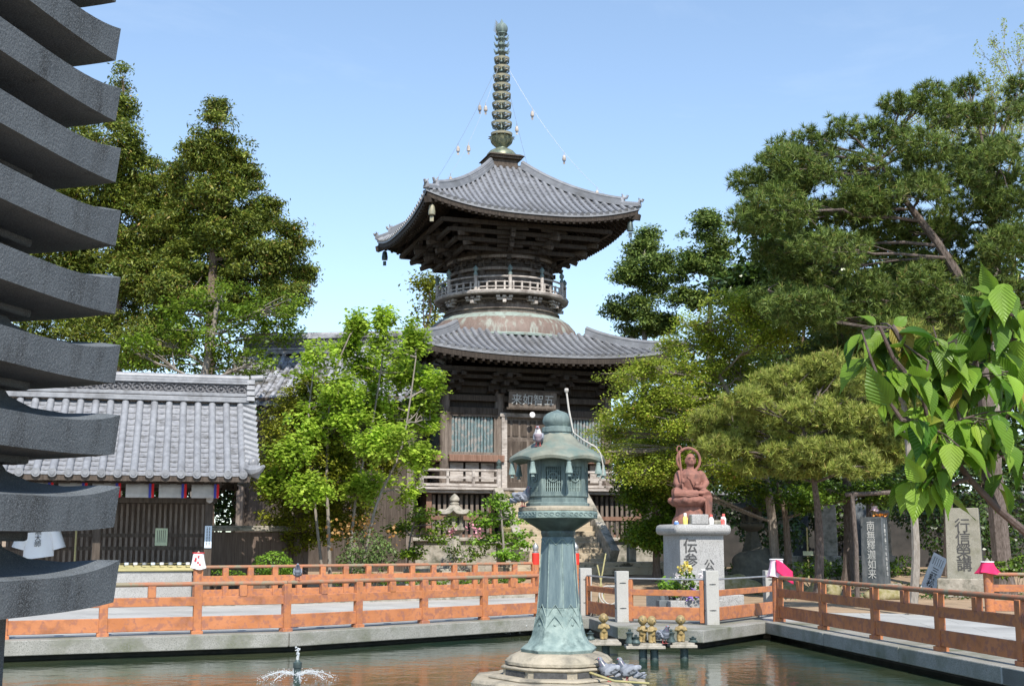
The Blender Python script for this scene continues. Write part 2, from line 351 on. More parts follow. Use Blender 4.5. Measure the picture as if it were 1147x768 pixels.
def dup(root, loc, rz, label, group=None, scale=1.0):
    def cp(o, par):
        c = o.copy(); COL.objects.link(c); c.parent = par
        for q in kids(o): cp(q, c)
        return c
    r = cp(root, None); r.location = loc; r.rotation_euler = (0, 0, rz); r.scale = (scale,) * 3; r["label"] = label
    if group: r["group"] = group
    return r
def text(s, size, m, parent, loc, rot=(rad(90), 0, 0), name="lettering", vertical=False, bold=0.0, squeeze=1.0, gap=1.0, depth=.004):
    cu = bpy.data.curves.new(name, 'FONT'); cu.body = "\n".join(s) if vertical else s
    cu.size = size; cu.align_x = 'CENTER'; cu.align_y = 'CENTER'; cu.space_line = gap; cu.offset = bold; cu.extrude = depth; cu.resolution_u = 3
    o = bpy.data.objects.new(name, cu); COL.objects.link(o)
    dg = bpy.context.evaluated_depsgraph_get(); dg.update()
    me = bpy.data.meshes.new_from_object(o.evaluated_get(dg)); bpy.data.objects.remove(o); bpy.data.curves.remove(cu)
    me.materials.clear()
    q = link_mesh(name, me, m, parent, False)
    q.location = loc; q.rotation_euler = rot; q.scale = (squeeze, 1, 1)
    return q
# ---------------------------------------------------------------- foliage
def leaf_quads(C, size, aspect=.55, up=.6, droop=.0, jitter=.3, outward=None):
    """a small folded-free rhombus leaf at each centre"""
    n = len(C)
    nrm = RS.normal(size=(n, 3)); nrm[:, 2] = np.abs(nrm[:, 2]) + up
    if outward is not None: nrm += outward
    nrm /= np.linalg.norm(nrm, axis=1, keepdims=True)
    d = RS.normal(size=(n, 3)); d[:, 2] -= droop
    d -= (d * nrm).sum(1, keepdims=True) * nrm; d /= np.linalg.norm(d, axis=1, keepdims=True) + 1e-9
    s = np.cross(nrm, d)
    L = size * (1 + jitter * RS.uniform(-1, 1, size=(n, 1)))
    V = np.empty((n, 4, 3))
    V[:, 0] = C - d * L * .5; V[:, 1] = C + s * L * aspect * .5 - d * L * .05
    V[:, 2] = C + d * L * .5; V[:, 3] = C - s * L * aspect * .5 - d * L * .05
    return V.reshape(-1, 3)
def needles(C, axis, per, length, width, spread=1.0):
    n = len(C); Cc = np.repeat(C, per, 0); A = np.repeat(axis, per, 0)
    d = A * 1.0 + RS.normal(size=(n * per, 3)) * spread; d /= np.linalg.norm(d, axis=1, keepdims=True)
    s = np.cross(d, RS.normal(size=(n * per, 3))); s /= np.linalg.norm(s, axis=1, keepdims=True) + 1e-9
    L = length * RS.uniform(.7, 1.15, size=(n * per, 1)); b = Cc - A * length * .12 * RS.uniform(0, 1, size=(n * per, 1))
    V = np.empty((n * per, 3, 3)); V[:, 0] = b - s * width; V[:, 1] = b + s * width; V[:, 2] = b + d * L
    return V.reshape(-1, 3)
def fnoise(p, f, o=0.0): return noise.noise(Vector((p[0] * f + o, p[1] * f, p[2] * f)))
def blob(px, py, rx, ry, Y, off=0.0, dy=None):
    c = at(px, py, Y + off); k = Y / F_PX
    return (c, (rx * k, (dy if dy else max(rx, ry) * .8 * k), ry * k))
def sample_blobs(blobs, n, seed=0.0, hole=.0, freq=.6, inner=.45):
    rng = RS; wts = np.array([(r[0] * r[1] * r[2]) ** (2 / 3) for _, r in blobs]); wts /= wts.sum()
    out, outw = [], []
    tries = 0
    while len(out) < n and tries < n * 8:
        tries += 1
        i = rng.choice(len(blobs), p=wts); c, r = blobs[i]
        d = rng.normal(size=3); d /= np.linalg.norm(d)
        q = inner + (1 - inner) * rng.uniform() ** .6
        q *= 1 + .28 * fnoise(d, 2.2, seed + i * 3.1)
        p = np.array(c) + d * np.array(r) * q
        if hole > -1 and fnoise(p, freq, seed) < hole: continue
        out.append(p); outw.append(d * np.array([1 / max(r[0], .1), 1 / max(r[1], .1), 1 / max(r[2], .1)]) * min(r))
    return np.array(out), np.array(outw)
def limb(mb, p, q, r0, r1, wob=.12, n=6, seg=5):
    p, q = Vector(p), Vector(q); L = (q - p).length; pts, rs = [], []
    for i in range(seg + 1):
        t = i / seg; k = math.sin(math.pi * t) * L * wob
        pts.append(p.lerp(q, t) + Vector((random.uniform(-1, 1), random.uniform(-1, 1), random.uniform(-.2, .9))) * k * .5)
        rs.append(r0 + (r1 - r0) * t)
    mb.tube(pts, rs, n); return pts
def tree(name, label, cat, trunk, blobs, leafm, barkm, clusters=300, per=60, csize=.5, leaf=.12, aspect=.55, up=.6, droop=0.0,
         flat=.6, hole=-.25, freq=.7, style='leaf', group=None, tr=(.25, .08), twigs=10, needle=(.22, .012), limbs=True, inner=.45, more_stems=(), kind_name='trunk', twig_r=.012):
    base = Vector(trunk[0]); t = thing(name, label, cat, base, 0, group)
    seed = random.uniform(0, 50)
    loc = [Vector(p) - base for p in trunk]
    bl = [(Vector(c) - base, r) for c, r in blobs]
    mb = MB(); k = len(loc)
    # smooth trunk
    def smooth_path(pp, r0, r1, n=8):
        pts, rs = [], []
        for i in range(len(pp) - 1):
            a0 = pp[max(i - 1, 0)]; a, b = pp[i], pp[i + 1]; b1 = pp[min(i + 2, len(pp) - 1)]
            for j in range(4):
                u = j / 4; q = .5 * ((2 * a) + (b - a0) * u + (2 * a0 - 5 * a + 4 * b - b1) * u * u + (3 * a - a0 - 3 * b + b1) * u ** 3); pts.append(q)
        pts.append(pp[-1]); m = len(pts) - 1
        rs = [r0 + (r1 - r0) * (i / m) for i in range(m + 1)]; rs[0] *= 1.35
        mb.tube(pts, rs, n); return pts
    tp = smooth_path(loc, *tr)
    for st in more_stems: tp = tp + smooth_path([Vector(p) - base for p in st], tr[0] * .8, tr[1])
    C, O = sample_blobs(bl, clusters, seed, hole, freq, inner)
    if limbs:
        for c, r in bl:
            q = Vector(c)
            cand = [p for p in tp if p.z < q.z + .2] or tp
            s = min(cand, key=lambda p: (p - q).length + abs(p.z - (q.z - (q - p).length * .35)) * .6)
            f = min(1, .25 + (s - q).length * .08)
            lp = limb(mb, s, q, tr[1] * 1.1 * f + .02, tr[1] * .3 + .01, .10, 6, 5)
            near = [Vector(p) for p in C if abs(p[0] - q.x) < r[0] * 1.1 and abs(p[1] - q.y) < r[1] * 1.1 and abs(p[2] - q.z) < r[2] * 1.1]
            random.shuffle(near)
            for e in near[:twigs]: limb(mb, lp[random.choice((2, 3, 4, 5))], e, tr[1] * .22 + twig_r, twig_r * .5, .10, 4, 3)
    mb.build(kind_name, barkm, t)
    P = np.repeat(C, per, 0); Ow = np.repeat(O, per, 0)
    if style == 'leaf':
        g = RS.normal(size=P.shape) * np.array([csize, csize, csize * flat]) * .5
        np_mesh('crown', leaf_quads(P + g, leaf, aspect, up, droop, .35, Ow * .5), 4, leafm, t)
    else:
        ax = O * .6 + np.array([0, 0, .75]) + RS.normal(size=O.shape) * .35
        Pt = np.repeat(C, per, 0) + RS.normal(size=P.shape) * np.array([csize, csize, csize * flat]) * .5
        A = np.repeat(ax, per, 0) + RS.normal(size=P.shape) * .3; A /= np.linalg.norm(A, axis=1, keepdims=True)
        np_mesh('crown', needles(Pt, A, 26, needle[0], needle[1]), 3, leafm, t)
    return t
def bush(name, label, cat, base, blobs, leafm, n=1500, leaf=.08, aspect=.6, up=.4, inner=.7, group=None, flowers=None, stems=6):
    base = Vector(base); t = thing(name, label, cat, base, 0, group)
    bl = [(Vector(c) - base, r) for c, r in blobs]
    C, O = sample_blobs(bl, n, random.uniform(0, 50), -.9, 1.5, inner)
    np_mesh('foliage', leaf_quads(C, leaf, aspect, up, 0, .35, O), 4, leafm, t)
    mb = MB()
    for i in range(stems):
        c = bl[i % len(bl)][0]; limb(mb, (random.uniform(-.08, .08), random.uniform(-.08, .08), 0), c + Vector((random.uniform(-.1, .1), 0, 0)), .015, .006, .1, 5, 3)
    mb.build('stem', 'bark', t)
    for fm, pts, r in flowers or []:
        for p in pts:
            q = np.array(Vector(p) - base) + RS.normal(size=(26, 3)) * r * .45
            np_mesh('flower', leaf_quads(q, min(r * .9, .10), .9, .3), 4, fm, t)
    return t

# ---------------------------------------------------------------- curved tile roofs
def tiled_roof(parent, H, h1, z0, z1, lift, spacing, roll, tile='tile', pan='tile', rows=16, eave_drop=.30, soffit_to=.55, rafter=.28, prof=lambda t: .62 * t + .38 * t * t, wood='wood_shaded', name='roof'):
    """four-sided pyramid roof, centred on the local axis"""
    def P(k, x, t, dz=0.0):
        h = H + (h1 - H) * t
        u = min(1.0, abs(x) / max(h, 1e-4))
        z = z0 + (z1 - z0) * prof(t) + lift * u ** 2.6 * (1 - t) ** 1.6 + dz
        a = k * math.pi / 2; y = -h
        return Vector((x * math.cos(a) - y * math.sin(a), x * math.sin(a) + y * math.cos(a), z))
    half = lambda t: H + (h1 - H) * t
    root = None
    pm = MB()
    for k in range(4):
        n = 26
        for r in range(rows):
            ta, tb = r / rows, (r + 1) / rows
            pm.grid(lambda u, v: P(k, (2 * u - 1) * half(ta + (tb - ta) * v), ta + (tb - ta) * v, .02 * (1 - v)), n, 1)
    roof = pm.build(name, pan, parent)
    rm = MB(); em = MB()
    for k in range(4):
        m = int(H / spacing)
        for i in range(-m, m + 1):
            x = i * spacing
            tm = min(1.0, (H - abs(x)) / max(H - h1, 1e-4)) - .01
            if tm < .04: continue
            seg = max(2, int(tm * 14)); pts = [P(k, x, -.006 + (tm + .006) * j / seg, .03) for j in range(seg + 1)]
            rm.tube(pts, [roll * (1.0 if j % 2 else .975) for j in range(seg + 1)], 8)
        em.grid(lambda u, v: P(k, (2 * u - 1) * half(0) * 1.0, 0, .03 - v * .12), 26, 1)
    rm.build('barrel_tiles', tile, roof); em.build('eave_tiles', tile, roof)
    wm = MB()
    for k in range(4):
        wm.grid(lambda u, v: P(k, (2 * u - 1) * half(.012), .012, -.09 - v * (eave_drop - .09)), 26, 1)
        wm.grid(lambda u, v: P(k, (2 * u - 1) * half((.012 + v * .96)), .012 + v * .96, -eave_drop + .04 - v * .0), 26, 6)
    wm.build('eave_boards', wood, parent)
    fm = MB()
    for k in range(4):
        m = int(H / rafter)
        for i in range(-m, m + 1):
            x = i * rafter
            tm = min(soffit_to, (H - abs(x)) / (H - h1)) - .01
            if tm > .05:
                fm.bar(P(k, x, .015, -eave_drop - .03), P(k, x, min(tm, .2), -eave_drop - .04), .10, .11)
            if tm > .14:
                fm.bar(P(k, x, .13, -eave_drop - .17), P(k, x, tm, -eave_drop - .18), .11, .12)
        fm.bar(P(k, -half(.12), .12, -eave_drop - .10), P(k, 0, .12, -eave_drop - .10), .12, .10); fm.bar(P(k, 0, .12, -eave_drop - .10), P(k, half(.12), .12, -eave_drop - .10), .12, .10)
        for a, b in ((.0, .3), (.3, .6)):
            fm.bar(P(k, half(a), a, -eave_drop - .12), P(k, half(b), b, -eave_drop - .14), .2, .24)
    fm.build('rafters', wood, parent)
    for k in range(4):
        hm = MB(); n = 14
        for w_, ht, dz in ((.34, .12, .06), (.27, .12, .18)):
            for j in range(n):
                t0, t1 = .14 + .86 * j / n, .14 + .86 * (j + 1) / n
                hm.bar(P(k, half(t0), t0, dz), P(k, half(t1), t1, dz), w_, ht)
        hm.tube([P(k, half(.14 + .86 * j / n), .14 + .86 * j / n, .29) for j in range(n + 1)], .095, 8)
        hm.tube([P(k, half(t), t, .10) for t in (.0, .03, .06, .1, .14)], .12, 8)
        for w_, ht, dz in ((.3, .12, .06),):
            hm.bar(P(k, half(.0), .0, dz), P(k, half(.15), .15, dz), w_, ht)
        hr = hm.build('hip_ridge', tile, parent)
        for tt, sc in ((.135, .72), (.0, .55)):
            om = MB()
            c = P(k, half(tt), tt, .2 * sc); d = (P(k, half(tt), tt) - P(k, half(tt + .05), tt + .05)); d.z = 0; d.normalize(); a = math.atan2(d.y, d.x)
            om.box(c + Vector((0, 0, .05)), (.16 * sc, .42 * sc, .42 * sc), a, .75)
            s = Vector((-d.y, d.x, 0))
            om.tube([c + Vector((0, 0, .22 * sc)), c + s * .1 * sc + Vector((0, 0, .40 * sc)), c + s * .16 * sc + Vector((0, 0, .48 * sc))], [.07 * sc, .05 * sc, .02], 6)
            om.tube([c + Vector((0, 0, .22 * sc)), c - s * .1 * sc + Vector((0, 0, .40 * sc)), c - s * .16 * sc + Vector((0, 0, .48 * sc))], [.07 * sc, .05 * sc, .02], 6)
            om.tube([c + Vector((0, 0, .18)), c + d * .22 * sc + Vector((0, 0, .26 * sc)), c + d * .3 * sc + Vector((0, 0, .4 * sc))], [.07, .06, .05], 6)
            om.build('ridge_end_tile', 'tile_old', hr)
    return P
def gable_roof(parent, L, D, z0, z1, spacing, roll, rows=9, tile='tile', pan='tile_pan', ridge_h=.7, lift=.0, sides=(1, -1), wood='wood', verge=True):
    """ridge runs along local x; eaves at y = -D and +D"""
    prof = lambda t: .75 * t + .25 * t * t
    def P(sd, x, t, dz=0.0):
        u = abs(x) / (L / 2)
        return Vector((x, -sd * D * (1 - t), z0 + (z1 - z0) * prof(t) + lift * u ** 3 * (1 - t * .6) + dz))
    pm = MB(); n = int(L / spacing); x0 = -n * spacing / 2
    for sd in sides:
        for r in range(rows):
            ta, tb = r / rows, (r + 1) / rows
            for i in range(n):
                xa = x0 + i * spacing
                pm.grid(lambda u, v: P(sd, xa + spacing * u, ta + (tb - ta) * v, .045 * (1 - v) - .03 * math.sin(math.pi * u)), 4, 1)
                a, b = P(sd, xa, ta, .03), P(sd, xa + spacing, ta, .03)
                pm.add([a, b, b - Vector((0, 0, .045)), a - Vector((0, 0, .045))], [(0, 1, 2, 3)])
    roof = pm.build('roof', pan, parent)
    rm = MB(); cm = MB()
    for sd in sides:
        for i in range(n + 1):
            x = x0 + i * spacing; seg = rows * 2
            j0 = random.uniform(-.004, .004)
            pts, rs = [], []
            for j in range(seg + 1):
                t = -.012 + 1.0 * j / seg; pts.append(P(sd, x + j0, t, .05)); rs.append(roll * (1.0 if j % 2 == 0 else .95))
            rm.tube(pts, rs, 12)
            e = P(sd, x + j0, -.012, .05)
            cm.tube([e + Vector((0, -sd * .0, 0)), e + Vector((0, -sd * .03, -.004))], roll * 1.12, 14)
            cm.tube([e + Vector((0, -sd * .025, -.003)), e + Vector((0, -sd * .045, -.005))], roll * .6, 10)
    rm.build('barrel_tiles', tile, roof); cm.build('eave_end_tiles', tile, roof)
    if verge:
        for ex in (1, -1):
            vm = MB(); m = rows
            for sd in sides:
                for j in range(m):
                    t = (j + .5) / m; p = P(sd, ex * n * spacing / 2, t, .06)
                    vm.tube([p + Vector((ex * .05, 0, .03)), p + Vector((ex * .42, 0, -.10))], [roll * .95, roll * 1.05], 10)
                    q = P(sd, ex * n * spacing / 2, t + .5 / m, .0)
                    vm.box(q + Vector((ex * .22, 0, -.06)), (.36, .22, .04))
                e = P(sd, ex * n * spacing / 2, 0, .05)
                vm.tube([e + Vector((ex * .1, sd * .15, .15)), e + Vector((ex * .28, -sd * .05, .10)), e + Vector((ex * .42, -sd * .18, .12)), e + Vector((ex * .5, -sd * .26, .2))], [.14, .16, .09, .04], 8)
                vm.ell(e + Vector((ex * .25, 0, .28)), (.14, .12, .15), 8, 6)
            vm.build('verge_tiles', tile, roof)
    # ridge: courses of flat tiles, carved openwork band, cap roll
    ridge = MB(); zr = z1
    ridge.box((0, 0, zr + .06), (L + .1, .50, .14)); ridge.box((0, 0, zr + .20), (L + .1, .42, .10))
    ridge.box((0, 0, zr + ridge_h - .13), (L + .1, .44, .07)); ridge.box((0, 0, zr + ridge_h - .06), (L + .1, .36, .06))
    ridge.tube([(-L / 2 - .05, 0, zr + ridge_h + .02), (L / 2 + .05, 0, zr + ridge_h + .02)], .10, 10)
    rg = ridge.build('ridge', tile, parent, bevel=.012)
    cv = MB(); cv.box((0, 0, zr + (.25 + ridge_h - .165) / 2), (L, .26, ridge_h - .165 - .25))
    m = int(L / .28)
    for i in range(m):
        x = -L / 2 + (i + .5) * L / m; zc = zr + (.25 + ridge_h - .165) / 2; a = (ridge_h - .42) * .42
        for sd in sides:
            cv.tube([(x + .13 * math.cos(q), -sd * .15, zc + a * math.sin(q)) for q in np.linspace(.2, 5.4, 9)], .028, 6)
            cv.ell((x, -sd * .16, zc), .045, 6, 5)
    cv.build('openwork_band', 'tile_dark', rg)
    for ex in (1, -1):
        om = MB(); x = ex * (L / 2 + .1)
        for j in range(4): om.box((x, 0, zr + .1 + j * ridge_h * .24), (.24, .56 - j * .05, ridge_h * .2), 0, .9)
        om.tube([(x, 0, zr + ridge_h + .03), (x + ex * .34, 0, zr + ridge_h + .06)], .1, 10)
        om.build('ridge_end_tile', tile, rg, bevel=.015)
    # under side
    um = MB()
    for sd in sides:
        um.grid(lambda u, v: P(sd, (2 * u - 1) * (L / 2 - .05), .02 + v * .98, -.14), 10, 6)
        um.bar(P(sd, -L / 2, .015, -.11), P(sd, L / 2, .015, -.11), .05, .14)
        m = int(L / .34)
        for i in range(m + 1):
            x = -L / 2 + .1 + i * (L - .2) / m
            um.bar(P(sd, x, .04, -.20), P(sd, x, .8, -.20), .09, .10)
    um.build('eave_boards', wood, parent)
    return P
# ================================================================ SETTING
V2 = lambda p: (p[0], p[1])
def xy(px, py, z=0.0):
    p = onz(px, py, z); return (p.x, p.y)
def ground_h(x, y):
    t = min(1, max(0, (y - 38) / 8)); return -0.03 + 0.53 * t * t * (3 - 2 * t)
# fence lines on the plan, and the slab edges 0.3 m in front of them
fl = [xy(3, 711, .08), xy(320, 702.3, .08), xy(604, 686.4, .08)]
d0 = Vector(fl[0]) - Vector(fl[1]); d0.normalize()
fl = [tuple(Vector(fl[0]) + d0 * 5)] + fl
fr = [xy(874, 692, .08), xy(1147, 740, .08)]
d1 = (Vector(fr[1]) - Vector(fr[0])).normalized()
fr.append(tuple(Vector(fr[1]) + d1 * 6))
edge_left = [(x + .10, y - .30) for x, y in fl]
edge_right = [(x - .32, y - .04) for x, y in fr]
plat = [xy(660, 692), xy(692, 702), xy(788, 706), xy(863, 696)]
edge_left[-1] = (edge_left[-1][0] + .15, edge_left[-1][1])
pond = edge_left + plat + edge_right + [(7.4, 9.5), (-13.5, 9.5)]
def inside(x, y, poly):
    c = False; n = len(poly)
    for i in range(n):
        (x1, y1), (x2, y2) = poly[i], poly[(i + 1) % n]
        if (y1 > y) != (y2 > y) and x < (x2 - x1) * (y - y1) / (y2 - y1) + x1: c = not c
    return c
WATER = -.34
# ground: one sheet to the horizon, sunk under the pond
xs = [-1500, -500, -160, -70, -40, -28] + list(np.arange(-22, 22.01, .4)) + [28, 40, 70, 160, 500, 1500]
ys = [-600, -150, -50, -20, 0, 5] + list(np.arange(8, 60.01, .4)) + [66, 80, 110, 180, 500, 1500]
gm = MB()
gv = []
for x in xs:
    for y in ys:
        z = ground_h(x, y)
        if 8 < y < 32 and any(inside(x + ax, y + ay, pond) for ax, ay in ((0, 0), (.5, 0), (-.9, 0), (0, -.9), (.4, -.6), (-.6, -.6))): z = -1.3
        elif 8 < y < 60 and abs(x) < 22 and not (y < 38 and x < 1): z += .03 * noise.noise(Vector((x * .8, y * .8, 0)))*(0 if y < 34 else 1)
        gv.append((x, y, z))
ny = len(ys)
gf = [(i * ny + j, (i + 1) * ny + j, (i + 1) * ny + j + 1, i * ny + j + 1) for i in range(len(xs) - 1) for j in range(ny - 1)]
gm.add(gv, gf)
M['earth'] = mat('bare earth', (.36, .26, .17), (.27, .19, .12), 1.3, rough=1, c3=(.16, .12, .075), s3=.5, t3=(.5, .7), bump=.5, bscale=12)
struct(gm.build('ground', 'earth'))
# water
def water_mat():
    m = bpy.data.materials.new('pond water'); m.use_nodes = True; N = m.node_tree.nodes; L = m.node_tree.links; p = N["Principled BSDF"]
    p.inputs["Base Color"].default_value = (.030, .040, .026, 1); p.inputs["Roughness"].default_value = .02; p.inputs["IOR"].default_value = 1.33
    p.inputs["Specular IOR Level"].default_value = .75
    tc = N.new("ShaderNodeTexCoord"); mp = N.new("ShaderNodeMapping"); mp.inputs["Scale"].default_value = (1.0, 1.0, 1); L.new(tc.outputs["Object"], mp.inputs[0])
    a = N.new("ShaderNodeTexNoise"); a.inputs["Scale"].default_value = 2.2; a.inputs["Detail"].default_value = 5; a.inputs["Distortion"].default_value = .5
    L.new(mp.outputs[0], a.inputs["Vector"])
    b = N.new("ShaderNodeBump"); b.inputs["Strength"].default_value = .11; b.inputs["Distance"].default_value = .10
    L.new(a.outputs["Fac"], b.inputs["Height"])
    a2 = N.new("ShaderNodeTexNoise"); a2.inputs["Scale"].default_value = 11; a2.inputs["Detail"].default_value = 3; L.new(mp.outputs[0], a2.inputs["Vector"])
    b2 = N.new("ShaderNodeBump"); b2.inputs["Strength"].default_value = .09; b2.inputs["Distance"].default_value = .025
    L.new(a2.outputs["Fac"], b2.inputs["Height"]); L.new(b.outputs[0], b2.inputs["Normal"]); L.new(b2.outputs[0], p.inputs["Normal"])
    t = N.new("ShaderNodeTexNoise"); t.inputs["Scale"].default_value = .35; t.inputs["Detail"].default_value = 4; L.new(tc.outputs["Object"], t.inputs["Vector"])
    r = N.new("ShaderNodeValToRGB"); r.color_ramp.elements[0].position = .38; r.color_ramp.elements[0].color = (.020, .044, .030, 1); r.color_ramp.elements[1].position = .62; r.color_ramp.elements[1].color = (.058, .070, .036, 1)
    L.new(t.outputs["Fac"], r.inputs[0]); L.new(r.outputs[0], p.inputs["Base Color"])
    return m
M['water'] = water_mat()
wm = MB(); wp = [(x - .0, y + .6) for x, y in edge_left] + [(x, y + .6) for x, y in plat] + [(x + .6, y) for x, y in edge_right] + [(7.4, 9.3), (-14, 9.3)]
wm.add([(x, y, WATER) for x, y in wp], [tuple(range(len(wp)))])
struct(wm.build('water', 'water', smooth=False))
# pavings
def paving_mat(name, a, b, sx, sy, rot, mortar=.006):
    m = mat(name, a, b, .9, rough=.9, c3=tuple(q * .6 for q in a), s3=.6, t3=(.52, .75), bump=.12, bscale=30)
    N = m.node_tree.nodes; L = m.node_tree.links; p = N["Principled BSDF"]
    src = p.inputs["Base Color"].links[0].from_socket
    tc = N.new("ShaderNodeTexCoord"); mp = N.new("ShaderNodeMapping"); mp.inputs["Rotation"].default_value = (0, 0, rot); L.new(tc.outputs["Object"], mp.inputs[0])
    br = N.new("ShaderNodeTexBrick"); br.inputs["Scale"].default_value = 1; br.inputs["Brick Width"].default_value = sx; br.inputs["Row Height"].default_value = sy
    br.inputs["Mortar Size"].default_value = mortar; br.inputs["Color1"].default_value = (1, 1, 1, 1); br.inputs["Color2"].default_value = (.86, .86, .86, 1); br.inputs["Mortar"].default_value = (.3, .3, .3, 1)
    L.new(mp.outputs[0], br.inputs["Vector"])
    x = N.new("ShaderNodeMix"); x.data_type = 'RGBA'; x.blend_type = 'MULTIPLY'; x.inputs[0].default_value = 1
    L.new(src, x.inputs[6]); L.new(br.outputs[0], x.inputs[7]); L.new(x.outputs[2], p.inputs["Base Color"])
    return m
ang = math.atan2(fl[-1][1] - fl[1][1], fl[-1][0] - fl[1][0])
M['paving'] = paving_mat('grey flag paving', (.43, .425, .405), (.36, .355, .34), 1.8, 1.5, -ang)
M['paving_right'] = paving_mat('grey flag paving by the steles', (.39, .39, .375), (.33, .33, .315), 1.5, 1.2, .14)
far_a, far_b = at(224, 635, 32.0), at(598, 630, 37.2)
far_a = (far_a.x, 32.0); far_b = (far_b.x, 37.2)
pl = edge_left + [(.95, 28.5), (1.4, 38.0), (far_b[0] - .2, far_b[1] + .4), (far_a[0], far_a[1] + .35), (far_a[0] - .3, 33.2), (-19, 33.2), (-19, 19.5)]
b_ = MB(); b_.prism(pl, -.20, 0.0); struct(b_.build('path', 'paving', smooth=False))
b_ = MB()                                            # the concrete edging slabs in front, each with its own joint
for i in range(len(edge_left) - 1):
    p, q = Vector(edge_left[i]), Vector(edge_left[i + 1]); n = max(1, round((q - p).length / 5.2))
    for k in range(n):
        a = p.lerp(q, k / n); c = p.lerp(q, (k + 1) / n); dd = (c - a).normalized(); nn = Vector((dd.y, -dd.x))
        a += dd * .008; c -= dd * .008
        b_.prism([tuple(a + nn * .06), tuple(c + nn * .06), tuple(c - nn * .55), tuple(a - nn * .55)], -.235, .012)
pq = [plat[0], plat[1], plat[2], plat[3]]
b_.prism([(pq[0][0] - .75, pq[0][1] + .2), pq[0], pq[1], pq[2], pq[3], (pq[3][0] + .1, pq[3][1] + 1.0), (pq[3][0] - .3, 29.5), (1.0, 30.5)], -.22, .004)
for i in range(len(edge_right) - 1):
    p, q = Vector(edge_right[i]), Vector(edge_right[i + 1]); n = max(1, round((q - p).length / 3.4))
    for k in range(n):
        a = p.lerp(q, k / n); c = p.lerp(q, (k + 1) / n); dd = (c - a).normalized(); nn = Vector((-dd.y, dd.x))
        a += dd * .008; c -= dd * .008
        b_.prism([tuple(a - nn * .0), tuple(c - nn * .0), tuple(c + nn * .8), tuple(a + nn * .8)], -.215, .016)
struct(b_.build('pond_kerb', 'concrete', smooth=False, bevel=.015))
pr = [(edge_right[0][0] + .1, edge_right[0][1] + .6), (edge_right[0][0] + .1, edge_right[0][1]), edge_right[1], edge_right[2], (11.6, 9), (11.4, 17), (10.9, 26.6), (9.2, 28.6), (5.6, 29.4)]
b_ = MB(); b_.prism(pr, -.20, 0.008); struct(b_.build('path_beside_steles', 'paving_right', smooth=False))
M['wall_pond'] = mat('pond wall with slab shade', (.05, .05, .045), (.09, .085, .07), 3, rough=.7)  # shade under the slab put into the wall's dark colour
b_ = MB(); pw = [(x - .05, y + .42) for x, y in edge_left] + [(x, y + .45) for x, y in plat] + [(x + .45, y) for x, y in edge_right]
for i in range(len(pw) - 1):
    a, c = pw[i], pw[i + 1]; b_.add([(a[0], a[1], -1.3), (c[0], c[1], -1.3), (c[0], c[1], -.19), (a[0], a[1], -.19)], [(0, 1, 2, 3)])
struct(b_.build('pond_wall', 'wall_pond', smooth=False))
b_ = MB(); dd = (Vector(far_b) - Vector(far_a)).normalized(); nn = Vector((-dd.y, dd.x))
b_.prism([tuple(Vector(far_a) - nn * .25 - dd * .2), tuple(Vector(far_b) - nn * .25 + dd * .2), tuple(Vector(far_b) + nn * .25 + dd * .2), tuple(Vector(far_a) + nn * .25 - dd * .2)], -.1, .09)
struct(b_.build('fence_kerb', 'stone', smooth=False, bevel=.02))
b_ = MB(); b_.prism([(-18, 33.0), (-7.3, 33.0), (-7.3, 37), (-18, 37)], -.1, .14); struct(b_.build('pavilion_floor', 'stone', smooth=False, bevel=.02))

# ================================================================ MAIN PAGODA
PX, PY, PROT = -.45, 52.0, rad(18.3)
pg = thing('pagoda', 'tall two storey wooden pagoda with grey tiled roofs, round upper drum and ringed spire', 'pagoda', (PX, PY, 0), PROT)
def square_ring(mb, h, wd, ht, z):
    for k in range(4):
        a = k * math.pi / 2; R = Matrix.Rotation(a, 3, 'Z')
        mb.bar(R @ Vector((-h, -h, z)), R @ Vector((h, -h, z)), wd, ht)
# stone base with coping
b_ = MB(); b_.box((0, 0, .95), (9.6, 9.6, 1.35)); b_.box((0, 0, 1.66), (9.9, 9.9, .14)); b_.build('stone_base', 'stone', pg, bevel=.03)
HB = 3.35
# lattice skirt under the verandah
b_ = MB(); fr_ = MB()
for k in range(4):
    R = Matrix.Rotation(k * math.pi / 2, 3, 'Z')
    for i in range(-20, 21):
        x = i * .21
        if k == 0 and abs(x) < 1.65: continue
        c = R @ Vector((x, -4.25, 2.5)); b_.box(c, (.11, .05, 1.6), k * math.pi / 2)
    fr_.box(R @ Vector((0, -4.20, 1.78)), (8.5, .1, .12), k * math.pi / 2); fr_.box(R @ Vector((0, -4.28, 2.45)), (8.5, .06, .15), k * math.pi / 2)
    for x in (-4.2, -1.75, 1.75):
        fr_.box(R @ Vector((x, -4.27, 2.5)), (.2, .2, 1.7), k * math.pi / 2)
sk = b_.build('lattice_skirt', 'wood_mid', pg); fr_.build('skirt_frame', 'wood_red', sk)
b_ = MB(); b_.box((0, 0, 2.4), (7.4, 7.4, 1.9)); b_.build('under_floor_shade', 'ink', pg)  # black block painted as the shade below the verandah
b_ = MB(); b_.box((0, 0, 3.42), (9.3, 9.3, .12)); b_.box((0, 0, 3.52), (9.55, 9.55, .09)); b_.build('verandah_deck', 'wood_grey', pg, bevel=.012)
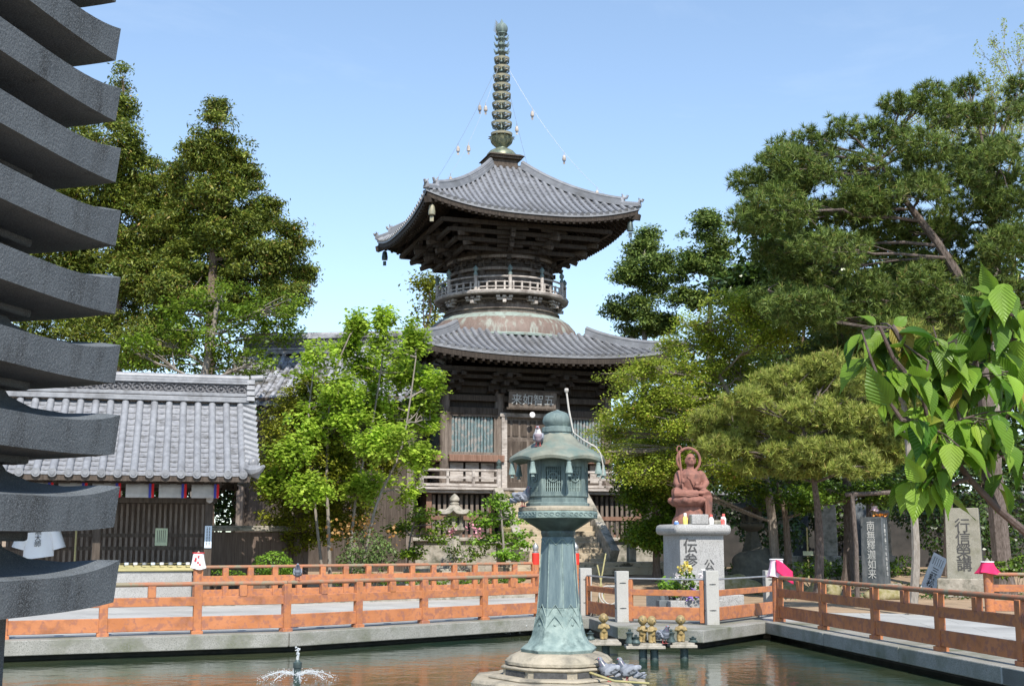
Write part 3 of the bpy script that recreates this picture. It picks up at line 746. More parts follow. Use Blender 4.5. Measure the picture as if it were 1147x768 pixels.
# verandah rail
for k in range(4):
    R = Matrix.Rotation(k * math.pi / 2, 3, 'Z'); r_ = MB(); ps = []
    spans = [(-4.55, -1.55), (1.55, 4.55)] if k == 0 else [(-4.55, 4.55)]
    for a, c in spans:
        r_ = MB(); ps = [a, c]
        for z, s_ in ((3.66, .10), (3.93, .08)): r_.bar(R @ Vector((a, -4.55, z)), R @ Vector((c, -4.55, z)), s_, s_)
        r_.tube([R @ Vector((a - .1, -4.55, 4.2)), R @ Vector((c + .1, -4.55, 4.2))], .05, 8)
        n = 3 if c - a < 4 else 8
        for i in range(1, n): x = a + (c - a) * i / n; r_.box(R @ Vector((x, -4.55, 3.9)), (.1, .08, .6), k * math.pi / 2)
        rl = r_.build('verandah_rail', 'wood_grey', pg)
        for x in ps:
            q = MB(); c = R @ Vector((x, -4.55, 0)); q.lathe([(.10, 3.5), (.10, 4.28)], 12, 0, c); q.build('rail_post', 'wood_grey', rl)
            q = MB(); q.lathe([(.115, 4.28), (.115, 4.36), (.07, 4.38), (.07, 4.42), (.10, 4.46), (.105, 4.52), (.06, 4.58), (.01, 4.64)], 12, 0, c); q.build('post_cap', 'bronze_dark', rl)
# pillars, beams, wall panels
XS = (-HB, -1.15, 1.15, HB)
for k in range(4):
    R = Matrix.Rotation(k * math.pi / 2, 3, 'Z')
    for x in XS[:-1]:
        q = MB(); c = R @ Vector((x, -HB, 0)); q.lathe([(.2, 3.55), (.2, 7.4)], 16, 0, c); q.lathe([(.24, 3.55), (.24, 3.66)], 16, 0, c); q.build('pillar', 'wood_mid', pg)
    b_ = MB()
    for z, ht, dp in ((3.72, .26, .30), (4.75, .22, .34), (6.55, .26, .34), (7.05, .22, .30)):
        b_.box(R @ Vector((0, -HB, z)), (2 * HB + .3, dp, ht), k * math.pi / 2)
    b_.build('tie_beam', 'wood', pg, bevel=.015)
    b_ = MB(); b_.box(R @ Vector((0, -HB + .12, 5.5)), (2 * HB, .08, 3.6), k * math.pi / 2); b_.build('wall_board', 'wood_shaded', pg)
    if k in (0, 3):
        for x in ((-2.25, 2.25) if k == 0 else (-2.25, 0, 2.25)):
            b_ = MB()
            for i in range(13): b_.box(R @ Vector((x - .78 + i * .13, -HB - .02, 5.65)), (.075, .075, 1.42), k * math.pi / 2 + rad(45))
            wn = b_.build('window', 'green_bar', pg)
            b_ = MB()
            for sx in (-.92, .92): b_.box(R @ Vector((x + sx, -HB - .03, 5.65)), (.14, .16, 1.66), k * math.pi / 2)
            for z in (4.90, 6.40): b_.box(R @ Vector((x, -HB - .035, z)), (2.0, .18, .13), k * math.pi / 2)
            b_.build('window_frame', 'wood_mid', wn, bevel=.01)
            b_ = MB(); b_.box(R @ Vector((x + .1, -HB - .22, 4.72)), (2.2, .3, .26), k * math.pi / 2); b_.build('window_sill', 'wood_red', wn, bevel=.02)
            b_ = MB()
            for sx in (-.62, 0, .62): b_.box(R @ Vector((x + sx, -HB - .0, 4.2)), (.52, .06, .72), k * math.pi / 2)
            b_.build('lower_panel', 'wood_grey', pg)
b_ = MB(); b_.box((0, -HB - .06, 4.98), (2.1, .08, 2.72)); dr = b_.build('door', 'wood_mid', pg)
b_ = MB()
for sx in (-.53, .53):
    for i, x in enumerate((-.34, 0, .34)):
        for z, ht in ((4.2, .8), (5.1, .66), (5.92, .62)): b_.box((sx + x, -HB - .115, z), (.25, .04, ht))
b_.build('door_panels', 'wood', dr, bevel=.012)
b_ = MB()
for sx in (-1.02, 1.02): b_.box((sx, -HB - .16, 4.98), (.22, .2, 2.8))
b_.box((0, -HB - .17, 6.42), (2.4, .22, .16)); b_.build('door_frame', 'wood_grey', dr, bevel=.015)
# bracket courses under the lower eave
b_ = MB()
for k in range(4):
    R = Matrix.Rotation(k * math.pi / 2, 3, 'Z')
    for x in XS:
        for j in range(3):
            b_.box(R @ Vector((x, -HB - .25 - j * .3, 7.32 + j * .26)), (.2, .6 + .2 * j, .16), k * math.pi / 2); b_.box(R @ Vector((x, -HB - .25 - j * .36, 7.46 + j * .26)), (1.1 - .1 * j, .2, .14), k * math.pi / 2)
            for sx in (-.45, 0, .45): b_.box(R @ Vector((x + sx, -HB - .25 - j * .36, 7.36 + j * .26)), (.2, .24, .12), k * math.pi / 2)
    for j in range(3): b_.box(R @ Vector((0, -HB - .25 - j * .4, 7.58 + j * .24)), (2 * HB + 1 + .8 * j, .16, .14), k * math.pi / 2)
b_.box((0, 0, 7.7), (2 * HB + .1, 2 * HB + .1, .9))
b_.build('bracket_course', 'wood_shaded', pg)
tiled_roof(pg, 5.35, 2.75, 8.58, 9.85, .42, .30, .088, 'tile_pagoda', 'pan_pagoda', 16, .32, .62, .3, name='lower_roof')
# dome, drum and its gallery
b_ = MB(); b_.lathe([(3.24, 9.66), (3.24, 9.90), (3.12, 10.22), (2.90, 10.48)], 64); b_.build('dome', 'copper', pg)
b_ = MB(); b_.lathe([(2.92, 10.46), (2.66, 10.66), (2.42, 10.72), (1.5, 10.76)], 64); b_.lathe([(3.28, 9.66), (3.30, 9.74), (3.24, 9.78)], 64); b_.build('dome_crown', 'copper_green', pg)
b_ = MB(); b_.lathe([(2.38, 10.65), (2.38, 10.86), (2.46, 10.88), (2.46, 10.92), (2.30, 10.94), (2.30, 11.25), (2.6, 11.27)], 64)
b_.build('drum_base', 'wood_mid', pg)
for i in range(12):
    b_ = MB(); a = 2 * math.pi * (i + .5) / 12; d = Vector((math.cos(a), math.sin(a), 0)); s_ = Vector((-d.y, d.x, 0))
    b_.box(d * 2.46 + Vector((0, 0, 10.96)), (.35, .14, .12), a); b_.box(d * 2.46 + Vector((0, 0, 11.06)), (.16, .62, .10), a)
    for sx in (-.26, 0, .26): b_.box(d * 2.47 + s_ * sx + Vector((0, 0, 11.15)), (.2, .16, .09), a)
    b_.build('gallery_bracket', 'wood_grey', pg)
b_ = MB(); b_.lathe([(2.33, 10.98), (2.36, 10.98), (2.36, 11.02), (2.33, 11.02)], 48)
for i in range(12):
    a = 2 * math.pi * i / 12; 
    for w_ in (-.22, -.11, 0, .11, .22):
        d = Vector((math.cos(a + w_ * .8), math.sin(a + w_ * .8), 0)); b_.box(d * 2.34 + Vector((0, 0, 11.06 + .04 * math.cos(w_ * 28))), (.1, .16, .16), a + w_, .6)
b_.build('carved_frieze', 'wood', pg)
b_ = MB(); b_.lathe([(2.5, 11.25), (2.82, 11.27), (2.85, 11.36), (2.82, 11.40), (2.1, 11.40)], 72); b_.build('gallery_deck', 'wood_grey', pg)
b_ = MB()
for z, r_ in ((11.52, .035), (11.72, .03), (11.94, .042)): b_.tube([(2.70 * math.cos(a), 2.70 * math.sin(a), z) for a in np.linspace(0, 2 * math.pi, 73)], r_, 6, False)
for i in range(48):
    a = 2 * math.pi * i / 48; b_.box((2.7 * math.cos(a), 2.7 * math.sin(a), 11.58), (.07, .07, .36), a)
gr_ = b_.build('gallery_rail', 'wood_grey', pg)
for i in range(12):
    a = 2 * math.pi * (i + .0) / 12 - PROT + rad(8); c = (2.72 * math.cos(a), 2.72 * math.sin(a), 0)
    q = MB(); q.lathe([(.075, 11.38), (.075, 12.00)], 10, 0, c); q.build('gallery_post', 'wood_grey', gr_)
    q = MB(); q.lathe([(.085, 12.00), (.09, 12.08), (.06, 12.12), (.055, 12.16), (.10, 12.22), (.10, 12.30), (.05, 12.36), (.01, 12.42)], 10, 0, c); q.build('post_cap', 'bronze', gr_)
b_ = MB(); b_.lathe([(2.05, 11.38), (2.05, 13.2)], 48)
for i in range(12):
    a = 2 * math.pi * i / 12 - PROT + rad(8); b_.lathe([(.14, 11.40), (.14, 13.1)], 10, 0, (2.08 * math.cos(a), 2.08 * math.sin(a), 0))
b_.build('drum', 'wood', pg)  # darker wood paints the eave's shade on the drum
b_ = MB()
for z, r_, h_ in ((11.85, 2.16, .14), (12.32, 2.22, .12), (12.80, 2.34, .16)): b_.lathe([(r_ - .2, z), (r_, z), (r_, z + h_), (r_ - .2, z + h_)], 56)
b_.build('drum_ring', 'wood_mid', pg)
b_ = MB(); b_.lathe([(2.26, 11.2), (2.26, 11.62)], 48); b_.build('drum_collar', 'wood', pg)
for o in kids(pg):
    if o.name.split('.')[0] in ('gallery_bracket', 'carved_frieze', 'gallery_deck', 'gallery_rail', 'drum_ring'): o.location.z += .19
b_ = MB(); tb = MB()
for i in range(12):
    a = 2 * math.pi * i / 12 - PROT + rad(8) ; d = Vector((math.cos(a), math.sin(a), 0)); s_ = Vector((-d.y, d.x, 0)); al = (a - 0) % (math.pi / 2)
    reach = 1.0 / max(abs(math.cos(al)), abs(math.sin(al))) ** .6
    for j in range(-1, 4):
        rr = 2.2 + max(j, -.3) * .42 * reach; z = 12.98 + j * .27
        b_.box(d * (rr - .2) + Vector((0, 0, z)), (.9, .17, .17), a)
        b_.box(d * rr + Vector((0, 0, z + .14)), (.17, .95 + .1 * j, .14), a)
        for sx in (-.42, 0, .42): b_.box(d * rr + s_ * sx + Vector((0, 0, z + .06 + .2)), (.22, .2, .12), a, 1.25)
    for j in range(2):
        r0 = 2.2; r1 = (3.25 + j * .42) * reach
        tb.bar(d * r0 + Vector((0, 0, 13.72 + j * .3)), d * r1 + Vector((0, 0, 13.30 + j * .3)), .15, .17)
for j in range(4): square_ring(b_, 2.35 + j * .4, .15, .15, 13.25 + j * .26)
for j in range(2): b_.lathe([(2.2 + j * .4, 13.1 + j * .35), (2.35 + j * .4, 13.1 + j * .35), (2.35 + j * .4, 13.25 + j * .35), (2.2 + j * .4, 13.25 + j * .35)], 40)
b_.lathe([(2.1, 12.66), (2.1, 14.8)], 24)
b_.build('eave_bracket_cluster', 'wood_shaded', pg); tb.build('tail_rafter', 'wood', pg)
tiled_roof(pg, 4.45, .70, 14.35, 17.25, .58, .275, .085, 'tile_pagoda', 'pan_pagoda', 16, .30, .45, .27, name='upper_roof')
# spire
b_ = MB(); b_.box((0, 0, 17.3), (1.5, 1.5, .16)); b_.box((0, 0, 17.52), (1.12, 1.12, .34)); b_.box((0, 0, 17.74), (1.42, 1.42, .12)); b_.box((0, 0, 17.85), (1.62, 1.62, .11), 0, .8)
b_.build('spire_base', 'wood', pg, bevel=.02)
sp = MB(); sp.lathe([(.66, 17.9), (.64, 18.02), (.52, 18.16), (.38, 18.24), (.24, 18.28), (.22, 18.36)], 24)
sp.lathe([(.09, 18.2), (.08, 23.4)], 10)
for i in range(12):
    a = 2 * math.pi * i / 12; d = Vector((math.cos(a), math.sin(a), 0)); s_ = Vector((-d.y, d.x, 0))
    for r0, z0_, r1, z1_, w_ in ((.2, 18.32, .50, 18.78, .16), (.18, 18.45, .36, 18.95, .13)):
        p0 = d * r0 + Vector((0, 0, z0_)); p1 = d * (r1 * .85) + Vector((0, 0, (z0_ + z1_) / 2)); p2 = d * r1 + Vector((0, 0, z1_)); p3 = d * (r1 + .12) + Vector((0, 0, z1_ + .0))
        sp.add([p0 - s_ * w_ * .4, p0 + s_ * w_ * .4, p1 - s_ * w_, p1 + s_ * w_, p2 - s_ * w_ * .7, p2 + s_ * w_ * .7, p3], [(0, 1, 3, 2), (2, 3, 5, 4), (4, 5, 6)])
spo = sp.build('spire', 'finial', pg)
for i in range(9):
    t = i / 8; z = 18.92 + 3.42 * (t ** .94); R0 = .46 - .13 * t
    q = MB(); q.lathe([(R0 - .05, z - .03), (R0, z - .045), (R0 + .015, z + .055), (R0 - .05, z + .05), (R0 - .07, z + .01), (R0 - .05, z - .03)], 24, cap=False)
    for j in range(8):
        a = 2 * math.pi * j / 8; d = Vector((math.cos(a), math.sin(a), 0))
        q.bar(d * .07 + Vector((0, 0, z)), d * (R0 - .04) + Vector((0, 0, z)), .04, .04)
    rg = q.build('spire_ring', 'finial_ring', pg)
    q = MB()
    for j in range(8):
        a = 2 * math.pi * j / 8; d = Vector((math.cos(a), math.sin(a), 0))
        q.tube([d * .08 + Vector((0, 0, z - .20)), d * R0 * .62 + Vector((0, 0, z - .21)), d * R0 * .95 + Vector((0, 0, z - .12)), d * R0 * .97 + Vector((0, 0, z - .02))], [.03, .028, .03, .028], 5)
    q.lathe([(.08, z - .24), (.13, z - .2), (.1, z - .05)], 10)
    q.build('ring_cup', 'bronze_dark', rg)  # dark colour paints the shade in the gap below each ring
q = MB()
for z, r_ in ((22.66, .28), (22.98, .27), (23.28, .25)):
    q.lathe([(.08, z - .1), (r_ * .7, z - .02), (r_ * .75, z + .03), (.1, z + .12)], 16)
    for j in range(8):
        a = 2 * math.pi * j / 8; d = Vector((math.cos(a), math.sin(a), 0)); q.tube([d * .1 + Vector((0, 0, z)), d * r_ + Vector((0, 0, z - .02)), d * (r_ + .09) + Vector((0, 0, z + .12))], [.03, .045, .012], 6)
q.ell((0, 0, 23.74), (.27, .27, .29), 16, 10); q.lathe([(.12, 23.4), (.26, 23.5), (.2, 23.55)], 16); q.lathe([(.1, 23.98), (.01, 24.2)], 12)
q.build('jewel', 'bronze', pg)
q = MB()
for j in range(10):
    a = rad(185 + j * 12) ; d = Vector((-.8, -.1, 0))
    zz = 23.5 + j * .055; q.tube([Vector((-.2, 0, zz)), Vector((-.40 + j * .012, -.02, zz + .13))], [.02, .004], 4)
q.build('flame', 'finial_ring', pg)
# sign board with its four characters
ct, st_ = math.cos(PROT), math.sin(PROT)
b_ = MB(); b_.box((0, -HB - .62, 6.98), (1.95, .09, .66), 0, 1, rad(12)); sb_ = b_.build('name_board', 'wood_mid', pg, bevel=.015)
b_ = MB()
for z in (6.65, 7.32): b_.box((0, -HB - .64 - (z - 6.98) * .2 , z), (2.1, .1, .07), 0, 1, rad(12))
b_.build('board_frame', 'wood', sb_)
text("来如智五", .44, 'lettering', sb_, (0, -HB - .673, 6.968), (rad(102), 0, 0), bold=.0)
b_ = MB(); b_.lathe([(.02, 0), (.11, .02), (.11, .06), (.02, .08)], 20, 0, (0, 0, 0)); q = b_.build('round_lamp', 'white', pg); q.location = (.0, -HB - .55, 6.42); q.rotation_euler = (rad(90), 0, 0)
# stairs with cheek walls
b_ = MB()
for i in range(14):
    z1_ = .78 + (i + 1) * .195; y0 = -7.75 + i * .232
    b_.box((0, (y0 - 4.3) / 2 + 0 , z1_ / 2), (3.0 - .001 * i, abs(y0 + 4.3), z1_))
st1 = b_.build('stone_stair', 'stone_step', pg, bevel=.02)
for sx in (-1.68, 1.68):
    q = MB(); q.bar((sx, -7.9, 1.05), (sx, -4.7, 3.35), .34, .55); q.build('stair_cheek', 'stone', pg, bevel=.03)
b_ = MB(); b_.box((1.0, -8.3, .58), (7.2, 1.5, .28)); b_.box((1.0, -8.05, .78), (6.9, 1.1, .18)); b_.build('lower_step', 'stone_step', pg, bevel=.02)
for x, y in ((2.35, -7.9), (-2.35, -7.9)):
    q = MB(); q.lathe([(.26, .4), (.26, .5), (.20, .55), (.19, 1.55), (.24, 1.6)], 4, rad(45), (x, y, 0)); np_ = q.build('newel_post', 'stone', pg, bevel=.02)
    q = MB(); q.lathe([(.24, 1.6), (.40, 1.66), (.42, 1.80), (.25, 1.88), (.16, 1.9), (.2, 2.02), (.14, 2.1)], 12, 0, (x, y, 0)); q.build('newel_cap', 'stone_moss', np_)
# wind bells at eave corners + bell chains
def corner(h, k, z):
    a = PROT + k * math.pi / 2; x, y = -h, -h
    return Vector((PX + x * math.cos(a) - y * math.sin(a), PY + x * math.sin(a) + y * math.cos(a), z))
def bell_shape(mb, c, s):
    mb.lathe([(.09 * s, -.02 * s), (.095 * s, .06 * s), (.075 * s, .2 * s), (.06 * s, .24 * s), (.01, .27 * s)], 10, 0, c); mb.tube([Vector(c) + Vector((0, 0, .25 * s)), Vector(c) + Vector((0, 0, .42 * s))], .012 * s, 4); mb.box(Vector(c) - Vector((0, 0, .13 * s)), (.1 * s, .015 * s, .14 * s))
for k, lab in ((0, 'bronze wind bell hanging under the near corner of the upper roof'), (1, 'bronze wind bell hanging under the right corner of the upper roof'), (3, 'dark bronze wind bell hanging under the left corner of the upper roof')):
    c = corner(4.15, k, 14.02); t = thing('wind_bell', lab, 'wind bell', c, 0, 'wind bells at the eave corners')
    q = MB(); bell_shape(q, (0, 0, 0), 1.45); q.tube([(0, 0, .6), (0, 0, .95)], .02, 5); q.build('bell', 'finial_ring' if k == 0 else 'bronze_dark', t)
top = Vector((PX, PY, 22.5))
for k, lab in ((0, 'thin chain of small bells from the spire to the near roof corner'), (1, 'thin chain of small bells from the spire to the right roof corner'),
               (2, 'thin chain of small bells running behind the spire to the back roof corner'), (3, 'thin chain of small bells from the spire to the left roof corner')):
    e = corner(3.8, k, 15.15); t = thing('bell_chain', lab, 'chain', e, 0, 'bell chains of the spire'); pts = []
    hz = (e - top); hz.z = 0
    for i in range(41):
        u = i / 40; p = top.lerp(e, u); p.z -= 1.5 * 4 * u * (1 - u) * .5; pts.append(p - e)
    q = MB(); q.tube([pts[0] + hz.normalized() * .3] + pts[1:], .0065, 4); ch = q.build('chain', 'metal', t)
    for u in ((.28, .55, .84) if k != 3 else (.2, .42, .66, .9)):
        p = pts[int(u * 40)]; q = MB(); bell_shape(q, p - Vector((0, 0, .34)), .85); q.build('bell', 'wood_grey', t)
# ================================================================ STONE PAGODA IN THE FOREGROUND
def granite_pagoda():
    t = thing('stone_pagoda', 'many tiered grey granite pagoda with upturned eaves standing in the pond foreground', 'stone pagoda', (-4.11, 7.355, 0), -rad(10.3))
    zs = [1.515, 2.0, 2.476, 2.95, 3.416, 3.88, 4.32, 4.75, 5.18, 5.6, 6.0, 6.38]
    b_ = MB(); b_.box((0, 0, .05), (2.9, 2.9, .5)); b_.box((0, 0, .42), (2.3, 2.3, .25)); b_.build('plinth', 'granite_dark', t, bevel=.03)
    def H(i): return 1.30 - .015 * i
    for i, zt in enumerate(zs):
        h = H(i); th = .275 - .004 * i; body = h - .40
        # roof slab: eave edge sags in the middle, lifts at the corners; top curves up to the next body
        mb = MB(); n = 20; rows = []
        lift = .095
        def edge(u): return lift * abs(u) ** 3.4
        zb = zt - lift - th
        prof = [('b', .60, zb + .05, .0), ('b', .985, zb + .065, .35), ('t', 1.0, zb + th, 1.0), ('t', .93, zb + th + .012, .93), ('t', .80, zb + th + .03, .6), ('t', .68, zb + th + .085, .28), ('t', .60, zb + th + .17, .06), ('t', .575, zb + th + .24, 0)]
        for kind, q, z, lf in prof:
            ring = []
            for k in range(4):
                a = k * math.pi / 2; R = Matrix.Rotation(a, 3, 'Z')
                for j in range(n):
                    u = 2 * j / n - 1; r = h * q
                    ring.append(R @ Vector((u * r, -r, z + edge(u) * lf)))
            rows.append(ring)
        N4 = 4 * n; vs = [v for r in rows for v in r]; fs = []
        for a in range(len(rows) - 1):
            for j in range(N4): fs.append((a * N4 + j, a * N4 + (j + 1) % N4, (a + 1) * N4 + (j + 1) % N4, (a + 1) * N4 + j))
        fs.append(tuple(range(N4))[::-1]); fs.append(tuple((len(rows) - 1) * N4 + j for j in range(N4)))
        mb.add(vs, fs); mb.build('roof_tier', 'granite_dark', t, angle=30)
        zn = zs[i - 1] - lift + .22 if i else .5
        c = MB(); c.box((0, 0, (zn + zb + .1) / 2), (body * 2 if i else 2 * (h - .485), body * 2 if i else 2 * (h - .485), zb + .1 - zn)); c.build('tier_body', 'granite_dark', t, bevel=.02)
    return t
granite_pagoda()

# ================================================================ RAILINGS
CAPM = 'stone'
def railing(name, label, pts, z0, step, group='vermilion railings round the pond', full_every=2, thin=False, ends=(1, 1)):
    """posts, a round handrail, a middle rail and a deep bottom plank along a plan line"""
    p0 = Vector((pts[0][0], pts[0][1], z0)); t = thing(name, label, 'railing', p0, 0, group)
    loc = [Vector((x, y, z0)) - p0 for x, y in pts]
    for s in range(len(loc) - 1):
        a, c = loc[s], loc[s + 1]; L = (c - a).length; d = (c - a).normalized(); rz = math.atan2(d.y, d.x)
        up = lambda z: Vector((0, 0, z))
        b_ = MB(); b_.bar(a + up(.195), c + up(.195), .07, .235); b_.build('bottom_plank', 'vermilion', t, bevel=.008)
        b_ = MB(); b_.bar(a + up(.575), c + up(.575), .09, .155); b_.build('middle_rail', 'vermilion', t, bevel=.008)
        b_ = MB(); b_.tube([a + up(.875), c + up(.875)], .042, 10); b_.build('handrail', 'rail_worn', t)
        n = max(1, round(L / step))
        for i in range(n + (1 if s == len(loc) - 2 else 0)):
            p = a.lerp(c, i / n)
            if i % full_every == 0:
                b_ = MB(); b_.box(p + up(.44), (.145, .115, .83), rz); b_.box(p + up(.02), (.20, .16, .10), rz); b_.build('post', 'vermilion', t, bevel=.008)
            else:
                b_ = MB(); b_.box(p + up(.745), (.135, .105, .20), rz); b_.build('strut', 'vermilion', t, bevel=.008)
    return t
near_pts = [tuple(Vector(fl[1]) + d0 * 2.6)] + fl[1:]
railing('railing', 'long vermilion railing along the left edge of the pond', near_pts, 0.0, .82)
railing('railing', 'vermilion railing behind the paved path, in front of the maple and bushes', [far_a, far_b], .09, .66, full_every=1)
railing('railing', 'vermilion railing running towards the viewer along the right edge of the pond', fr, .012, 1.16)
# right far railing with its end post
fp = onz(1110, 689); f2 = (fp.x + 4.5, fp.y - 1.0)
railing('railing', 'short vermilion railing at the right frame edge, beside the granite stele', [(fp.x, fp.y), f2], .02, 1.0, full_every=1)
def end_post(label, x, y, z0, h, r=.105, cloths=(), red_top=False, grp='round end posts of the railings'):
    t = thing('end_post', label, 'post', (x, y, z0), 0, grp)
    b_ = MB(); b_.lathe([(r * 1.05, 0), (r, .1), (r, h)], 16); b_.build('shaft', 'vermilion', t)
    b_ = MB()
    if red_top: b_.lathe([(r * 1.06, h - .32), (r * 1.08, h), (r * .6, h + .03)], 16); b_.build('red_cap', 'red', t)
    b_ = MB(); b_.lathe([(r * .9, h), (r * .95, h + .04), (r * .6, h + .07), (r * .75, h + .10), (r * .95, h + .16), (r * .8, h + .23), (r * .3, h + .28), (.006, h + .32)], 14); b_.build('cap', 'stone' if not red_top else 'metal', t)
    return t
def bib(label, x, y, z, r, ht, m, grp, flare=.05, flap=None, rz=0.0, flip=None):
    """a folded cloth bib tied round the top of a post"""
    t = thing('bib', label, 'bib', (x, y, z), rz, grp); b_ = MB(); n = 28; rows = 7
    for i in range(rows + 1):
        u = i / rows
        for j in range(n):
            a = 2 * math.pi * j / n
            rr = r + .012 + flare * u ** 1.3 * (1 + .55 * math.sin(a * 5 + 1) * u) ; zz = ht * (1 - u) + .025 * math.sin(a * 2 + .5) * u
            b_.v.append((rr * math.cos(a), rr * math.sin(a), zz))
    for i in range(rows):
        for j in range(n): b_.f.append((i * n + j, i * n + (j + 1) % n, (i + 1) * n + (j + 1) % n, (i + 1) * n + j))
    b_.build('cloth', m, t)
    b_ = MB(); b_.tube([((r + .02) * math.cos(a), (r + .02) * math.sin(a), ht * .97) for a in np.linspace(0, 2 * math.pi, 25)], .014, 6, False); b_.build('string', 'cloth_white' if m != 'cloth_white' else 'cloth_red', t)
    if flap:
        b_ = MB(); b_.grid(lambda u, v: Vector((-.05 + .34 * u, -(r + .05) - .05 * v - .04 * math.sin(3 * u), ht * .98 - .27 * v - .22 * u + .02 * math.sin(5 * u + v))), 8, 6); o = b_.build('flap', flap, t)
        s_ = o.modifiers.new('s', 'SOLIDIFY'); s_.thickness = .008
    return t
px_, py_ = fr[0]; cx, cy = px_ - .02, py_ + .10
end_post('vermilion corner post where the right railing meets the platform', cx, cy, 0, .93)
bib('white bib with a crimson flap tied on the corner post of the right railing', cx, cy, .90, .11, .36, 'cloth_pink', 'bibs tied on the railing posts', .07, 'cloth_hot')
end_post('vermilion end post beside the tall granite stele', fp.x - .02, fp.y - .02, 0, .93)
bib('crimson pink bib flaring round the end post beside the tall stele', fp.x - .02, fp.y - .02, .92, .115, .25, 'cloth_hot', 'bibs tied on the railing posts', .11)
q = far_a; end_post('vermilion end post in front of the tiled pavilion', q[0] - .05, q[1], .05, 1.0, .115)
t_ = bib('white bib with a red pattern on the end post by the pavilion', q[0] - .05, q[1], .93, .12, .40, 'cloth_white', 'bibs tied on the railing posts', .05)
b_ = MB()
for i in range(5): b_.ell((.02 + .06 * math.cos(i * 1.3), -.165 - .002 * i, .10 + .05 * i), (.035, .008, .022), 8, 5)
b_.build('printed_pattern', 'cloth_red', t_)
q = far_b; end_post('red topped post at the right end of the back railing', q[0] + .05, q[1], .05, 1.2, .10, red_top=True)
q2 = at(645, 655, 37.0); end_post('red topped post just right of the bronze lantern', q2.x, q2.y, .0, 1.25, .10, red_top=True)

# platform railing: granite posts with low vermilion panels and a steel rod
def stone_post(label, p, h=1.02):
    t = thing('stone_post', label, 'post', (p[0], p[1], 0), .1, 'granite posts of the platform'); b_ = MB(); b_.box((0, 0, h / 2), (.255, .24, h)); b_.build('shaft', 'granite_post', t, bevel=.012)
    b_ = MB()
    for z in (.28, .78): b_.tube([(.14 * math.cos(a) * 1.0, .135 * math.sin(a), z + .01 * math.sin(3 * a)) for a in np.linspace(0, 2 * math.pi, 17)], .006, 5, False)
    b_.build('wire', 'black_metal', t)
    return t
sp1 = xy(656, 689); sp2 = xy(697, 696.5); sp3 = xy(797.5, 699.5); sp4 = xy(866, 690)
stone_post('square granite post just right of the bronze lantern, brooms leaning on it', sp1, 1.03); stone_post('square granite post left of the flower pots', sp2, 1.02); stone_post('square granite post right of the statue pedestal', sp3, 1.05)
stone_post('square granite post half hidden behind the pink bib', (sp4[0], sp4[1] + .25), .98)
def low_panel(label, a, c):
    a, c = Vector((*a, 0)), Vector((*c, 0)); d = (c - a).normalized(); a2, c2 = a + d * .13, c - d * .13
    t = thing('low_railing', label, 'railing', a2, 0, 'low vermilion panels of the platform'); L = c2 - a2; rz = math.atan2(d.y, d.x)
    up = lambda z: Vector((0, 0, z)); z_ = Vector((0, 0, 0))
    b_ = MB(); b_.bar(d * .06 + up(.20), L - d * .06 + up(.20), .06, .25); b_.build('bottom_plank', 'vermilion', t, bevel=.008)
    b_ = MB(); b_.bar(d * .06 + up(.60), L - d * .06 + up(.60), .07, .12); b_.build('middle_rail', 'vermilion', t, bevel=.008)
    for p in (d * .055, L - d * .055):
        b_ = MB(); b_.box(p + up(.44), (.09, .09, .82), rz); b_.build('stile', 'vermilion', t, bevel=.008)
    b_ = MB(); b_.tube([z_ + up(.87), L + up(.87)], .018, 8); b_.build('steel_rod', 'metal', t)
low_panel('short low vermilion panel between the two granite posts nearest the bronze lantern', sp1, sp2)
low_panel('low vermilion panel in front of the flower pots and statue pedestal', sp2, sp3)
low_panel('low vermilion panel between the granite post and the pink bib post', sp3, (sp4[0] + .16, sp4[1] + .12))
for i, (dx, h, tilt, lab) in enumerate(((-.05, 1.35, .22, 'bamboo broom leaning on the granite post by the lantern'), (.16, 1.1, -.18, 'bent stick leaning on the low panel by the lantern'))):
    t = thing('broom', lab, 'broom', (sp1[0] + .28 + dx, sp1[1] - .22, 0)); b_ = MB(); b_.tube([(0, 0, .02), (tilt * .4, .04, h * .5), (tilt, .1, h)], .016, 7); b_.build('handle', 'bamboo', t)
    if i == 0:
        b_ = MB()
        for k in range(16): b_.tube([(0, 0, .32), (random.uniform(-.13, .13), random.uniform(-.07, .05), .015)], .007, 4)
        b_.build('bristles', 'bark', t)
t = thing('hose', 'coiled grey hose hanging by the granite post near the lantern', 'hose', (sp1[0] + .45, sp1[1] - .3, .45)); b_ = MB()
b_.tube([(.2 * math.cos(a) + .01 * a, .02 * math.sin(3 * a), .2 * math.sin(a)) for a in np.linspace(0, 15, 60)], .017, 6); b_.build('coil', 'cable', t)

